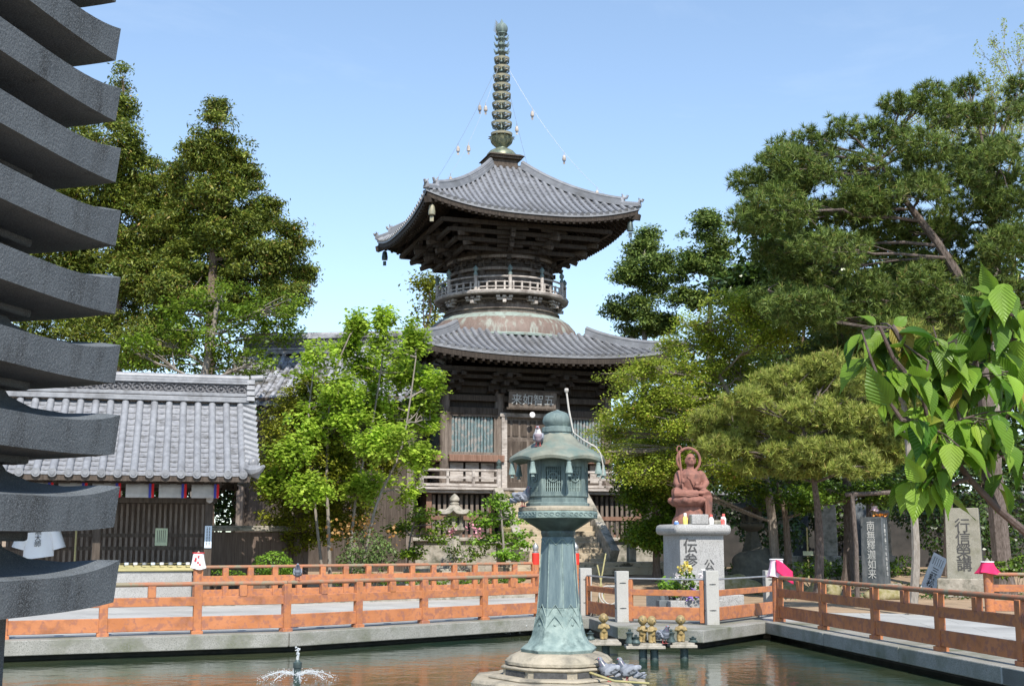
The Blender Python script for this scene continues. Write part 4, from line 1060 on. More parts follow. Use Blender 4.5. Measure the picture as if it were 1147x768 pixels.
# ================================================================ BRONZE LANTERN IN THE POND
LX, LY, LROT = .62, 17.0, rad(-90 + 11.5)
ln = thing('bronze_lantern', 'tall octagonal verdigris bronze lantern standing on a stone island in the pond', 'lantern', (LX, LY, 0))
o8 = dict(n=8, rot=LROT)
b_ = MB(); b_.lathe([(.75, -.07), (.75, .10), (.78, .11), (.78, .16), (.70, .17)], **o8); bs = b_.build('base_block', 'stone_plinth', ln, bevel=.012)
b_ = MB()
for i in range(8):
    a = LROT + rad(22.5) + i * rad(45); d = Vector((math.cos(a), math.sin(a), 0)); b_.box(d * .688 + Vector((0, 0, .03)), (.03, .43, .12), a)
b_.build('base_panel', 'ink', bs)
b_ = MB(); n = 48
prof = [(.66, .155), (.71, .19), (.71, .23), (.65, .30), (.57, .345), (.50, .36)]
o = 0
for r, z in prof:
    for j in range(n):
        a = LROT + 2 * math.pi * j / n; k = 1 + .035 * abs(math.sin(a * 8 - LROT * 8)) * (1 if .19 <= z < .33 else .3); oct_ = 1 / math.cos(((a - LROT) % rad(45)) - rad(22.5)) * math.cos(rad(22.5)); rr = r * k * (.5 + .5 * oct_)
        b_.v.append((rr * math.cos(a), rr * math.sin(a), z))
for i in range(len(prof) - 1):
    for j in range(n): b_.f.append((i * n + j, i * n + (j + 1) % n, (i + 1) * n + (j + 1) % n, (i + 1) * n + j))
b_.f.append(tuple((len(prof) - 1) * n + j for j in range(n))); b_.build('lotus_base', 'stone_plinth', ln)
b_ = MB(); b_.lathe([(.50, .35), (.52, .40), (.47, .44), (.42, .47), (.37, .55), (.33, .70), (.303, .80), (.287, .90)], **o8); b_.build('column_foot', 'bronze_light', ln, bevel=.008)
b_ = MB(); b_.lathe([(.285, .90), (.268, 1.10), (.250, 1.35), (.236, 1.6), (.226, 1.75), (.222, 1.86)], **o8); cl = b_.build('column', 'bronze_col', ln, bevel=.006)
b_ = MB()                                              # raised ribs on the corners and pointed collars
for i in range(8):
    a = LROT + i * rad(45); d = Vector((math.cos(a), math.sin(a), 0)); b_.tube([d * .288 + Vector((0, 0, .88)), d * .268 + Vector((0, 0, 1.1)), d * .236 + Vector((0, 0, 1.6)), d * .225 + Vector((0, 0, 1.78))], .008, 5)
    a2 = a + rad(22.5); d2 = Vector((math.cos(a2), math.sin(a2), 0)); s_ = Vector((-d2.y, d2.x, 0)); ci = math.cos(rad(22.5))
    for z0_, rr, sgn, wd in ((.80, .304, 1, .10), (.66, .338, 1, .115)):
        c = d2 * (rr * ci); b_.tube([c - s_ * wd + Vector((0, 0, z0_)), c - s_ * wd * .5 + d2 * -.006 + Vector((0, 0, z0_ + .085 * sgn)), c - d2 * .012 + Vector((0, 0, z0_ + .15 * sgn)), c + s_ * wd * .5 + d2 * -.006 + Vector((0, 0, z0_ + .085 * sgn)), c + s_ * wd + Vector((0, 0, z0_))], .006, 5)
    c = d2 * (.224 * ci); b_.tube([c - s_ * .08 + Vector((0, 0, 1.82)), c + Vector((0, 0, 1.74)), c + s_ * .08 + Vector((0, 0, 1.82))], .012, 5)
    b_.ell(d2 * (.33 * ci) + Vector((0, 0, .70)), (.02, .02, .02), 8, 5)
b_.build('column_relief', 'bronze_light', cl)
b_ = MB(); b_.lathe([(.222, 1.84), (.24, 1.90), (.235, 1.93), (.30, 1.97), (.38, 2.02), (.47, 2.08), (.51, 2.105)], **o8); b_.build('cup', 'bronze_dark', ln, bevel=.006)
b_ = MB(); b_.lathe([(.545, 2.10), (.55, 2.115), (.55, 2.20), (.54, 2.205)], **o8); tb_ = b_.build('table', 'bronze_light', ln, bevel=.006)
b_ = MB(); b_.lathe([(.53, 2.2), (.545, 2.215), (.545, 2.26), (.50, 2.275), (.40, 2.29)], **o8); b_.build('table_rim', 'stone_plinth', tb_, bevel=.006)
b_ = MB()
for i in range(8):
    a = LROT + rad(22.5) + i * rad(45); d = Vector((math.cos(a), math.sin(a), 0)); s_ = Vector((-d.y, d.x, 0)); r0 = .55 * math.cos(rad(22.5))
    for k in range(5):
        c = d * (r0 + .002) + s_ * (k - 2) * .078 + Vector((0, 0, 2.158)); b_.tube([c + s_ * .028 * math.cos(q) + Vector((0, 0, .022 * math.sin(q))) for q in np.linspace(0, 5.2, 8)], .006, 4)
b_.build('table_relief', 'bronze', tb_)
b_ = MB(); b_.lathe([(.44, 2.28), (.44, 2.33), (.41, 2.34), (.41, 2.42), (.425, 2.43), (.425, 2.46)], **o8); b_.build('chamber_foot', 'bronze', ln, bevel=.005)
b_ = MB(); b_.lathe([(.36, 2.44), (.36, 2.93)], **o8); b_.build('fire_chamber', 'bronze_dark', ln)  # dark core paints the shade inside the chamber
for i in range(8):
    a = LROT + rad(22.5) + i * rad(45); d = Vector((math.cos(a), math.sin(a), 0)); s_ = Vector((-d.y, d.x, 0)); r0 = .402 * math.cos(rad(22.5)); hw = .402 * math.sin(rad(22.5))
    b_ = MB(); c = d * r0
    for sx in (-1, 1): b_.box(c + s_ * sx * (hw - .022) + Vector((0, 0, 2.69)), (.04, .05, .48), a)
    for z, h_ in ((2.475, .05), (2.88, .10)): b_.box(c + Vector((0, 0, z)), (.035, 2 * hw - .05, h_), a)
    bl_ = MB()
    for k in range(9): bl_.box(c + s_ * (k - 4) * .0265 + Vector((0, 0, 2.665)), (.018, .012, .34), a)
    for z in (2.56, 2.62, 2.70, 2.78): b_.box(c + Vector((0, 0, z)), (.012, 2 * hw - .06, .010), a)
    b_.tube([c + d * .012 + s_ * .062 * math.cos(q) + Vector((0, 0, 2.69 + .062 * math.sin(q))) for q in np.linspace(0, 2 * math.pi, 17)], .012, 6, False)
    for q in range(5): b_.bar(c + d * .012 + Vector((0, 0, 2.69)), c + d * .012 + s_ * .06 * math.cos(q * 1.2566 + 1.57) + Vector((0, 0, 2.69 + .06 * math.sin(q * 1.2566 + 1.57))), .014, .014)
    lw = b_.build('lattice_window', 'bronze', ln); bl_.build('bars', 'bronze_light', lw)  # paler bars paint the sun falling on the lattice
b_ = MB()
rp = [(.40, 2.93), (.62, 2.925), (.665, 2.93), (.675, 2.965), (.655, 2.995), (.55, 3.04), (.44, 3.09), (.33, 3.155), (.245, 3.22), (.20, 3.26)]
n = 64
for r, z in rp:
    for j in range(n):
        a = LROT + 2 * math.pi * j / n; ph = ((a - LROT) % rad(45)) - rad(22.5); oct_ = math.cos(rad(22.5)) / math.cos(ph); u = abs(ph) / rad(22.5)
        b_.v.append((r * oct_ * math.cos(a), r * oct_ * math.sin(a), z - (.035 * u ** 2 if r > .5 and z < 3.0 else .012 * u ** 2 * (r > .3))))
for i in range(len(rp) - 1):
    for j in range(n): b_.f.append((i * n + j, i * n + (j + 1) % n, (i + 1) * n + (j + 1) % n, (i + 1) * n + j))
b_.f.append(tuple(range(n))[::-1]); b_.f.append(tuple((len(rp) - 1) * n + j for j in range(n))); rf = b_.build('roof', 'bronze_roof', ln)
b_ = MB(); b_.lathe([(.20, 3.25), (.195, 3.28), (.215, 3.285), (.215, 3.36), (.19, 3.375), (.165, 3.38), (.17, 3.39), (.20, 3.44), (.205, 3.49), (.19, 3.55), (.15, 3.60), (.09, 3.635), (.03, 3.66), (.008, 3.675)], 28); b_.build('roof_knob', 'bronze', rf)
for i in range(8):
    a = LROT + i * rad(45); d = Vector((math.cos(a), math.sin(a), 0)) * .63
    b_ = MB(); b_.tube([d + Vector((0, 0, 2.94)), d + Vector((0, 0, 2.88))], .008, 5); b_.ell(d + Vector((0, 0, 2.91)), (.035, .035, .03), 8, 6); b_.lathe([(.05, 2.73), (.042, 2.78), (.028, 2.85), (.03, 2.87), (.012, 2.885)], 9, 0, d); b_.lathe([(.03, 2.69), (.012, 2.74)], 6, 0, d); b_.build('roof_bell', 'bronze_light', ln)
cb = MB(); cb.tube([(.12, -.12, 3.95), (.15, -.13, 3.66), (.185, -.14, 3.42), (.21, -.15, 3.27), (.34, -.19, 3.17), (.50, -.26, 3.08), (.56, -.30, 3.0), (.59, -.31, 2.86), (.59, -.3, 2.72)], [.012, .014, .011, .009, .009, .009, .009, .009, .008], 7); cb.ell((.12, -.12, 3.97), (.03, .03, .05), 8, 6); cb.build('cable', 'cable', ln)
def remap(z): return float(np.interp(z, [-.07, .17, .36, .90, 1.86, 2.10, 2.28, 2.46, 2.93, 3.26, 3.675, 4.0], [-.125, .03, .19, .76, 1.70, 1.93, 2.09, 2.24, 2.71, 3.07, 3.40, 3.68]))
def remap_tree(o):
    for q in kids(o):
        for v in q.data.vertices: v.co.z = remap(v.co.z)
        q.data.update(); remap_tree(q)
remap_tree(ln)
isl = MB(); isl.lathe([(1.20, -.62), (1.22, -.17), (1.18, -.135)], 8, LROT + rad(8)); isl.lathe([(.95, -.14), (.95, -.10), (.9, -.095)], 8, LROT)
tag(isl.build('stone_island', 'stone_plinth', bevel=.03), 'flat octagonal stone island under the bronze lantern', 'stone slab').location = (LX, LY, 0)
st2 = MB(); st2.tube([(0, 0, .09), (.3, -.5, .03), (.72, -.62, .015)], .016, 6); o = tag(st2.build('bamboo_stick', 'bamboo'), 'thin stick poking out of the lantern base', 'stick'); o.location = (LX + .35, LY - .55, -.11)

# ================================================================ PIGEONS
def pigeon(label, loc, rz, head='pigeon', pose='stand', dark=False):
    t = thing('pigeon', label, 'pigeon', loc, rz, 'pigeons around the pond')
    b_ = MB()                                               # faces +x, feet at z = 0
    Rt = Matrix.Rotation(rad(24), 3, 'Y')
    b_.ell((0, 0, .125), (.105, .062, .066), 16, 10, Rt); b_.ell((.055, 0, .145), (.062, .056, .062), 14, 10)
    b_.tube([(.06, 0, .16), (.085, 0, .20), (.098, 0, .232)], [.048, .033, .027], 10); b_.ell((.106, 0, .243), (.034, .026, .027), 12, 8)
    b_.tube([(-.06, 0, .10), (-.13, 0, .075), (-.19, 0, .055)], [.045, .03, .018], 8); b_.ell((-.15, 0, .068), (.07, .034, .012), 10, 6, Rt)
    fuse(b_, 'body', 'pigeon_purple' if dark else 'pigeon', t, .0075, 4)
    for sy in (-1, 1):
        w_ = MB(); w_.ell((-.03, sy * .053, .128), (.115, .022, .047), 14, 8, Rt); w_.ell((-.12, sy * .035, .085), (.075, .014, .02), 10, 6, Rt); fuse(w_, 'wing', 'pigeon_wing', t, .0065, 3)
        lg = MB(); lg.tube([(.01, sy * .025, .075), (.02, sy * .026, .035), (.012, sy * .027, .008)], [.012, .006, .006], 6)
        for a in (-.5, 0, .5, 3.14): lg.tube([(.012, sy * .027, .006), (.012 + .033 * math.cos(a), sy * .027 + .033 * math.sin(a), .004)], .004, 4)
        lg.build('leg', 'pigeon_leg', t)
        e = MB(); e.ell((.115, sy * .024, .249), .006, 8, 6); e.build('eye', 'red', t)
    k = MB(); k.tube([(.13, 0, .243), (.15, 0, .238), (.163, 0, .229)], [.009, .006, .002], 6); k.build('beak', 'black_metal', t)
    c = MB(); c.tube([(.065, 0, .165), (.087, 0, .203), (.097, 0, .226)], [.052, .036, .030], 12); c.build('neck_feathers', 'pigeon_white' if dark else 'pigeon_neck', t)
    return t
pg1 = pigeon('grey pigeon standing on the left edge of the lantern table', (LX - .485, LY - .22, 2.085), rad(-35))
p2 = pigeon('mauve pigeon with white head sitting on the lantern roof', (LX - .27, LY - .33, 2.875), rad(-95), dark=True)
dup(pg1, (LX + .62, LY - .62, -.135), rad(172), 'grey pigeon on the stone island, turned away behind another pigeon', None, 1.15)
dup(pg1, (LX + .86, LY - .70, -.135), rad(158), 'grey pigeon on the stone island, at its right corner', None, 1.15)
pr_ = onz(332, 659, .92); v1, v2 = Vector(fl[2]), Vector(fl[3]); k_ = .035; pv = v1.lerp(v2, k_)
dup(pg1, (pv.x, pv.y, .915), rad(-80), 'dark pigeon perched on the handrail of the left railing', None, 1.15)

# ================================================================ GOLD CHILD FIGURES ON POSTS IN THE POND
def child(label, x, y, z, rz):
    t = thing('child_figure', label, 'figurine', (x, y, z), rz, 'small gold child figures in the pond'); t.scale = (.8, .8, .8)
    b_ = MB(); b_.tube([(-.04, 0, 0), (-.045, 0, .1), (-.03, 0, .18)], [.04, .05, .05], 10); b_.tube([(.04, 0, 0), (.045, 0, .1), (.03, 0, .18)], [.04, .05, .05], 10)
    b_.tube([(0, 0, .15), (0, .005, .22), (0, .005, .30), (0, 0, .345)], [.075, .085, .08, .05], 12)
    for s in (-1, 1): b_.tube([(s * .075, .0, .31), (s * .115, -.02, .24), (s * .05, -.085, .25), (s * .01, -.10, .285)], [.034, .030, .027, .022], 8)
    b_.tube([(0, 0, .33), (0, 0, .39)], .035, 8)
    for s in (-1, 1): b_.ell((s * .04, -.03, .015), (.035, .06, .022), 8, 6)
    fuse(b_, 'body', 'gold', t, .010, 5)
    b_ = MB(); b_.ell((0, 0, .455), (.098, .10, .105), 18, 12); b_.ell((0, -.098, .445), (.013, .018, .018), 8, 6)
    for s in (-1, 1): b_.ell((s * .098, 0, .445), (.016, .022, .033), 8, 6)
    h = fuse(b_, 'head', 'gold', t, .010, 4)
    f = MB()
    for s in (-1, 1): f.ell((s * .036, -.094, .468), (.015, .007, .006), 8, 5)
    f.ell((0, -.095, .412), (.02, .007, .006), 8, 5); f.build('face_lines', 'ink', h)
    return t
def stand(label, x, y, wd, posts):
    t = thing('offering_stand', label, 'stand', (x, y, 0), 0, 'offering stands in the pond'); b_ = MB(); b_.box((0, 0, -.13), (wd, .42, .05)); b_.box((0, 0, -.09), (wd - .08, .34, .05)); b_.build('top_slab', 'stone', t, bevel=.01)
    for p in posts: q = MB(); q.lathe([(.075, -1.2), (.07, -.15)], 10, 0, (p, 0, 0)); q.build('post', 'bronze_dark', t)
    return t
sA = at(675, 711, 22.3); sB = at(722, 716, 21.6); sC = at(764, 713, 21.8)
stand('stone offering stand nearest the bronze lantern', sA.x, 22.3, .62, (.05,)); stand('stone offering stand with two gold figures and a pigeon', sB.x, 21.6, .66, (-.03, .16)); stand('stone offering stand at the right with one gold figure', sC.x, 21.8, .46, (.03,))
child('gold child figure nearest the bronze lantern', sA.x + .02, 22.3, -.065, .1); child('gold child figure at the back of the middle stand, half hidden', sB.x - .02, 21.68, -.065, -.5)
child('gold child figure leaning sideways in front of another figure', sB.x + .12, 21.55, -.065, .5); child('gold child figure alone on the right stand', sC.x - .02, 21.8, -.065, 0)
dup(pg1, (sB.x + .30, 21.45, -.065), rad(-60), 'plump dark pigeon sitting between the gold figures', None, 1.15)
for i, (x, y, h, lab) in enumerate(((sA.x - .22, 22.2, .16, 'small iron water cup beside the gold figure nearest the lantern'), (sB.x - .26, 21.5, .24, 'iron candle stand at the left end of the middle offering stand'), (sB.x - .16, 21.45, .15, 'dark round cup on the middle offering stand'), (sC.x - .2, 21.7, .22, 'iron candle stand at the left end of the right offering stand'), (sC.x + .17, 21.7, .1, 'low dark dish at the right end of the right offering stand'))):
    b_ = MB(); b_.lathe([(.075, 0), (.08, .02), (.05, h * .4), (.055, h * .6), (.07, h * .7), (.02, h * .8), (.03, h * .9), (.005, h)], 12); o = tag(b_.build('offering_cup', 'bronze_dark'), lab, 'cup', 'iron cups and candle stands'); o.location = (x, y, -.065)

# ================================================================ FOUNTAIN
nz = at(333, 752, 18.4); t = thing('fountain_nozzle', 'dark fountain nozzle spraying water in the left of the pond', 'fountain', (nz.x, 18.4, WATER)); t.scale = (.95, .95, .85)
b_ = MB(); b_.lathe([(.055, -.7), (.055, .20), (.065, .21), (.065, .30), (.04, .31), (.03, .34)], 12); b_.build('nozzle', 'bronze_dark', t)
def spray_mat():
    m = bpy.data.materials.new('water spray'); m.use_nodes = True; N = m.node_tree.nodes; p = N["Principled BSDF"]; p.inputs["Base Color"].default_value = (.9, .93, .95, 1); p.inputs["Roughness"].default_value = .15; p.inputs["Transmission Weight"].default_value = .55; p.inputs["IOR"].default_value = 1.2
    return m
M['spray'] = spray_mat()
def drops(mb, n, path, spread, r):
    for i in range(n):
        u = random.random(); p = path(u); mb.ell(p + Vector((random.gauss(0, spread * (.3 + u)), random.gauss(0, spread * (.3 + u)), random.gauss(0, spread * .5 * (.3 + u)))), random.uniform(.4, 1.2) * r, 5, 4)
b_ = MB()
for j in range(8):
    a = j * math.pi / 4 + .25; d = Vector((math.cos(a), math.sin(a), 0))
    path = lambda u, d=d: d * (.05 + .56 * u) + Vector((0, 0, .10 + .26 * u - .38 * u * u))
    b_.tube([path(k / 12) for k in range(11)], [.004 + .003 * k / 11 for k in range(11)], 5); drops(b_, 150, path, .045, .0065)
drops(b_, 60, lambda u: Vector((0, 0, .34 + .20 * u)), .014, .012); b_.tube([(0, 0, .34), (.01, 0, .42), (-.01, 0, .52)], [.02, .016, .008], 5)
o = b_.build('spray', 'spray', t)
pr2 = onz(566, 712, WATER); t = thing('water_jet', 'low white water jet splashing behind the lantern, left of its column', 'water jet', (pr2.x, pr2.y, WATER)); b_ = MB()
path = lambda u: Vector((-.75 + 1.6 * u, .25 * u, .02 + .30 * u * u))
b_.tube([path(k / 10) for k in range(11)], [.05 - .003 * k for k in range(11)], 6); drops(b_, 420, path, .07, .016); b_.build('spray', 'spray', t)

# ================================================================ SEATED STATUE ON ITS PEDESTAL
SX = at(777, 640, 28.6).x; SY = 28.6; srot = rad(14)
t = thing('pedestal', 'pale granite pedestal with carved black characters under the seated statue', 'pedestal', (SX, SY, 0), srot)
b_ = MB(); b_.box((0, 0, .22), (1.75, 1.5, .46)); b_.build('foot', 'granite', t, bevel=.02)
b_ = MB(); b_.box((0, 0, 1.1), (1.04, 1.04, 1.36)); b_.build('shaft', 'granite', t, bevel=.012)
b_ = MB(); b_.box((0, 0, 1.87), (1.34, 1.34, .235)); b_.build('cap', 'granite', t, bevel=.095)
text("伝参", .34, 'ink', t, (-.28, -.526, 1.33), vertical=True, bold=.004, gap=.95); text("公蔵講", .25, 'ink', t, (.16, -.526, .86), vertical=True, bold=.002, gap=.9)
ss = thing('seated_statue', 'reddish seated monk statue with one leg down, ring halo and staff', 'statue', (SX - .02, SY, 1.985), srot * .6); ss.scale = (1.06, 1.06, 1.08)
b_ = MB(); b_.lathe([(.42, 0), (.40, .1), (.33, .22), (.32, .36), (.36, .40)], 9, .2, (0, .05, 0)); b_.lathe([(.36, .38), (.43, .44), (.45, .52), (.40, .58), (.25, .6)], 14, 0, (-.03, .03, 0))
for k in range(12): a = k * math.pi / 6; b_.ell((-.03 + .40 * math.cos(a), .03 + .40 * math.sin(a), .50), (.09, .09, .07), 8, 6)
fuse(b_, 'rock_seat', 'statue', ss, .022, 2)
b_ = MB()
b_.tube([(0, .06, .58), (0, .07, .72), (0, .05, .92), (0, .04, 1.06), (0, .03, 1.16)], [.25, .225, .245, .235, .13], 16)      # trunk
b_.ell((0, .05, .98), (.27, .15, .15), 14, 10); b_.tube([(0, .02, 1.12), (0, .01, 1.25)], [.085, .075], 12)
b_.ell((0, -.005, 1.345), (.105, .12, .145), 18, 14); b_.ell((0, -.115, 1.33), (.02, .025, .035), 8, 6); b_.ell((0, -.085, 1.27), (.06, .045, .03), 10, 6)
for s in (-1, 1):
    b_.ell((s * .108, .0, 1.325), (.018, .03, .06), 8, 6)
    b_.ell((s * .235, .05, 1.04), (.09, .10, .10), 10, 8)
b_.tube([(-.25, .05, 1.05), (-.31, -.02, .86), (-.30, -.16, .78), (-.255, -.25, .86)], [.085, .085, .062, .045], 10); b_.ell((-.25, -.27, .90), (.05, .05, .06), 10, 8)
b_.tube([(.25, .05, 1.05), (.33, .0, .86), (.22, -.16, .76), (.08, -.23, .77)], [.085, .085, .062, .045], 10); b_.ell((.06, -.24, .78), (.06, .05, .035), 10, 8); b_.ell((.06, -.25, .845), (.05, .05, .05), 10, 8)
for q in range(5):
    b_.tube([(-.285, -.285, .87 + q * .018), (-.255, -.315, .87 + q * .018), (-.225, -.295, .87 + q * .018)], .014, 6)
# folded leg across the seat, the other hanging down
b_.tube([(-.10, .0, .63), (-.30, -.10, .66), (-.40, -.16, .64)], [.14, .13, .12], 12); b_.tube([(-.40, -.16, .64), (-.18, -.29, .63), (.06, -.30, .64)], [.11, .09, .07], 12); b_.ell((.12, -.31, .65), (.10, .055, .045), 10, 8)
b_.tube([(.12, .0, .62), (.24, -.20, .62), (.27, -.29, .58)], [.14, .125, .115], 12); b_.tube([(.27, -.29, .58), (.29, -.27, .32), (.30, -.25, .09)], [.11, .085, .06], 12); b_.ell((.31, -.33, .045), (.06, .12, .045), 10, 8)
b_.tube([(.18, -.1, .62), (.30, -.05, .40), (.33, -.02, .15)], [.12, .11, .13], 10)
fig = fuse(b_, 'body', 'statue', ss, .0125, 3)
b_ = MB()                                                    # robe folds
for k in (2, 3): b_.tube([(-.22 + .05 * k, -.10 - .03 * k, 1.10 - .05 * k), (-.02 + .03 * k, -.19, .90 - .07 * k), (.20, -.17, .80 - .05 * k), (.27, -.05, .86 - .03 * k)], [.02, .024, .024, .015], 6)
for k in range(5): b_.tube([(.20 + .035 * k, -.37 + .05 * k * .4, .58), (.22 + .035 * k, -.36 + .03 * k, .35), (.21 + .045 * k, -.34 + .05 * k, .14)], [.016, .02, .02], 6)
for k in range(4): b_.tube([(-.36, -.28 + .02 * k, .60 + .03 * k), (-.15, -.385 + .02 * k, .58 + .03 * k), (.05, -.37 + .02 * k, .60 + .02 * k)], [.012, .018, .012], 6)
b_.build('robe_folds', 'statue', ss)
f = MB()
for s in (-1, 1): f.ell((s * .042, -.112, 1.36), (.024, .012, .008), 8, 5); f.tube([(s * .015, -.122, 1.392), (s * .045, -.12, 1.40), (s * .075, -.10, 1.385)], .007, 5)
f.ell((0, -.118, 1.283), (.028, .012, .007), 8, 5); f.build('face', 'statue_dark', fig)
b_ = MB(); b_.tube([(.02 + .255 * math.cos(a), .20, 1.36 + .255 * math.sin(a)) for a in np.linspace(0, 2 * math.pi, 41)], .030, 8, False); b_.tube([(.02, .2, 1.1), (0, .12, .9)], .03, 6); b_.build('halo_ring', 'statue', ss)
b_ = MB(); b_.tube([(-.25, -.30, .58), (-.27, -.27, .9), (-.30, -.20, 1.52)], .020, 8); b_.tube([(-.30 + .05 * math.cos(a), -.20, 1.56 + .07 * math.sin(a)) for a in np.linspace(0, 2 * math.pi, 17)], .013, 6, False)
for s in (-1, 1): b_.tube([(-.30 + s * .045 + .022 * math.cos(a), -.2 + .022 * math.sin(a), 1.53) for a in np.linspace(0, 2 * math.pi, 9)], .007, 5, False)
b_.build('staff', 'statue', ss)
def on_ped(dx, dy): return (SX + dx * math.cos(srot) - dy * math.sin(srot), SY + dx * math.sin(srot) + dy * math.cos(srot), 1.985)
b_ = MB(); b_.box((0, 0, .11), (.40, .22, .22)); o = tag(b_.build('incense_box', 'granite', bevel=.02), 'small white stone incense box at the foot of the statue', 'incense box'); o.location = on_ped(-.06, -.50); o.rotation_euler.z = srot
for dx, dy, h, m, cm, lab in ((-.36, -.46, .24, 'bottle_yellow', 'white', 'yellow topped bottle left of the incense box'), (.22, -.55, .21, 'white', 'bottle_red', 'red and white cup in the middle of the pedestal offerings'), (.56, -.45, .23, 'white', 'bottle_red', 'white bottle at the right end of the pedestal'), (.50, -.52, .16, 'bottle_red', 'white', 'small red cup at the right of the statue foot'), (-.58, -.48, .07, 'bottle_blue', 'white', 'low blue cup at the left end of the pedestal')):
    tt = thing('bottle', lab, 'bottle', on_ped(dx, dy), 0, 'offerings at the statue foot'); b_ = MB(); b_.lathe([(.055, 0), (.058, h * .55), (.045, h * .65), (.03, h * .78)], 12); b_.build('body', m, tt); b_ = MB(); b_.lathe([(.034, h * .76), (.034, h), (.028, h + .006)], 12); b_.build('lid', cm, tt)
b_ = MB(); b_.box((0, 0, .045), (.16, .14, .09)); o = tag(b_.build('stone_block', 'stone', bevel=.012), 'small grey stone block beside the statue foot', 'stone'); o.location = on_ped(.38, -.5)

# ================================================================ STELES AND SIGNS ON THE RIGHT
p = onground(1083, 668); t = thing('granite_stele', 'grey granite stele with large black characters on a square foot, near the right edge', 'stele', p, rad(-22)); k = p.y / F_PX
b_ = MB(); b_.box((0, 0, .27), (1.55, 1.5, .56)); b_.build('foot', 'stone', t, bevel=.03)
b_ = MB(); b_.box((0, 0, 1.56), (1.02, .95, 2.1), top=.92); b_.build('shaft', 'stele_stone', t, bevel=.02)
text("行信榮講", .44, 'ink', t, (0, -.462, 1.5), (rad(88.8), 0, 0), vertical=True, bold=.004, gap=.86)
p = onground(982, 658); t = thing('black_stele', 'dark slate stele with white cursive characters and small ones down its right side', 'stele', p, rad(-34))
b_ = MB(); b_.box((0, 0, 1.12), (.74, .62, 2.24), top=.93); b_.build('slab', 'stone_black', t, bevel=.015)
b_ = MB(); b_.box((.1, -.1, .06), (1.2, .9, .16)); b_.build('foot', 'stone', t, bevel=.02)
text("南無釋迦如来", .33, 'lettering_grey', t, (-.02, -.306, 1.18), (rad(88.8), 0, 0), vertical=True, gap=.92, squeeze=.85)
text("奉納平成二十年四月建立", .15, 'lettering_grey', t, (.368, -.03, 1.2), (rad(88.8), 0, rad(90)), vertical=True, gap=1.0)
cpos = Vector(p) + Vector((.02, -.05, 2.24))
tt = child('tiny gold figure with a pink bib standing on the black stele', cpos.x, cpos.y, cpos.z + .0, -.3); tt['category'] = 'figurine'; tt['group'] = 'figures on the stele'
tb2 = bib('pale pink bib round the gold figure on the black stele', cpos.x, cpos.y, cpos.z + .20, .075, .15, 'cloth_pink', 'bibs on the little figures', .05)
fl_ = thing('flower_offering', 'orange flowers lying at the feet of the figure on the black stele', 'flowers', (cpos.x + .18, cpos.y - .12, cpos.z)); 
M['petal_orange'] = leaf_mat('orange petals', (.75, .25, .03), (.8, .35, .05), trans=.3)
np_mesh('flower', leaf_quads(RS.normal(size=(70, 3)) * np.array([.09, .05, .025]) + np.array([0, 0, .06]), .07, .8), 4, 'petal_orange', fl_)
p = onground(1046, 664); t = thing('leaning_sign', 'pale sign board leaning at an angle left of the granite stele, with black lettering', 'sign', (p.x, p.y, p.z), 0)
sh = MB(); s_ = .36; Ls = 1.32
b_ = MB(); b_.box((0, 0, 0), (.46, .05, Ls)); bd = b_.build('board', 'sign_grey', t, bevel=.006); bd.location = (.02, 0, .58); bd.rotation_euler = (rad(-16), rad(29), 0)
text("三鈷松", .24, 'ink', bd, (.0, -.028, -.14), vertical=True, gap=.95, bold=.003)
b_ = MB()
for k in range(5): 
    for j in range(6): b_.box((-.15 + k * .07, -.027, .30 + j * .045), (.022, .004, .03))
b_.build('small_print', 'ink', bd)
b_ = MB(); b_.tube([(.1, .1, 0), (.25, .28, .9)], .03, 7); b_.build('prop', 'bamboo', t)
p = onground(906, 652); t = thing('wooden_marker', 'thin wooden cross shaped marker behind the pink bib', 'marker', (p.x, p.y, p.z)); b_ = MB(); b_.box((0, 0, .85), (.05, .04, 1.9)); b_.build('stake', 'bamboo', t); b_ = MB(); b_.box((0, -.03, .95), (.34, .025, .14)); b_.build('tag_board', 'sign_green', t)

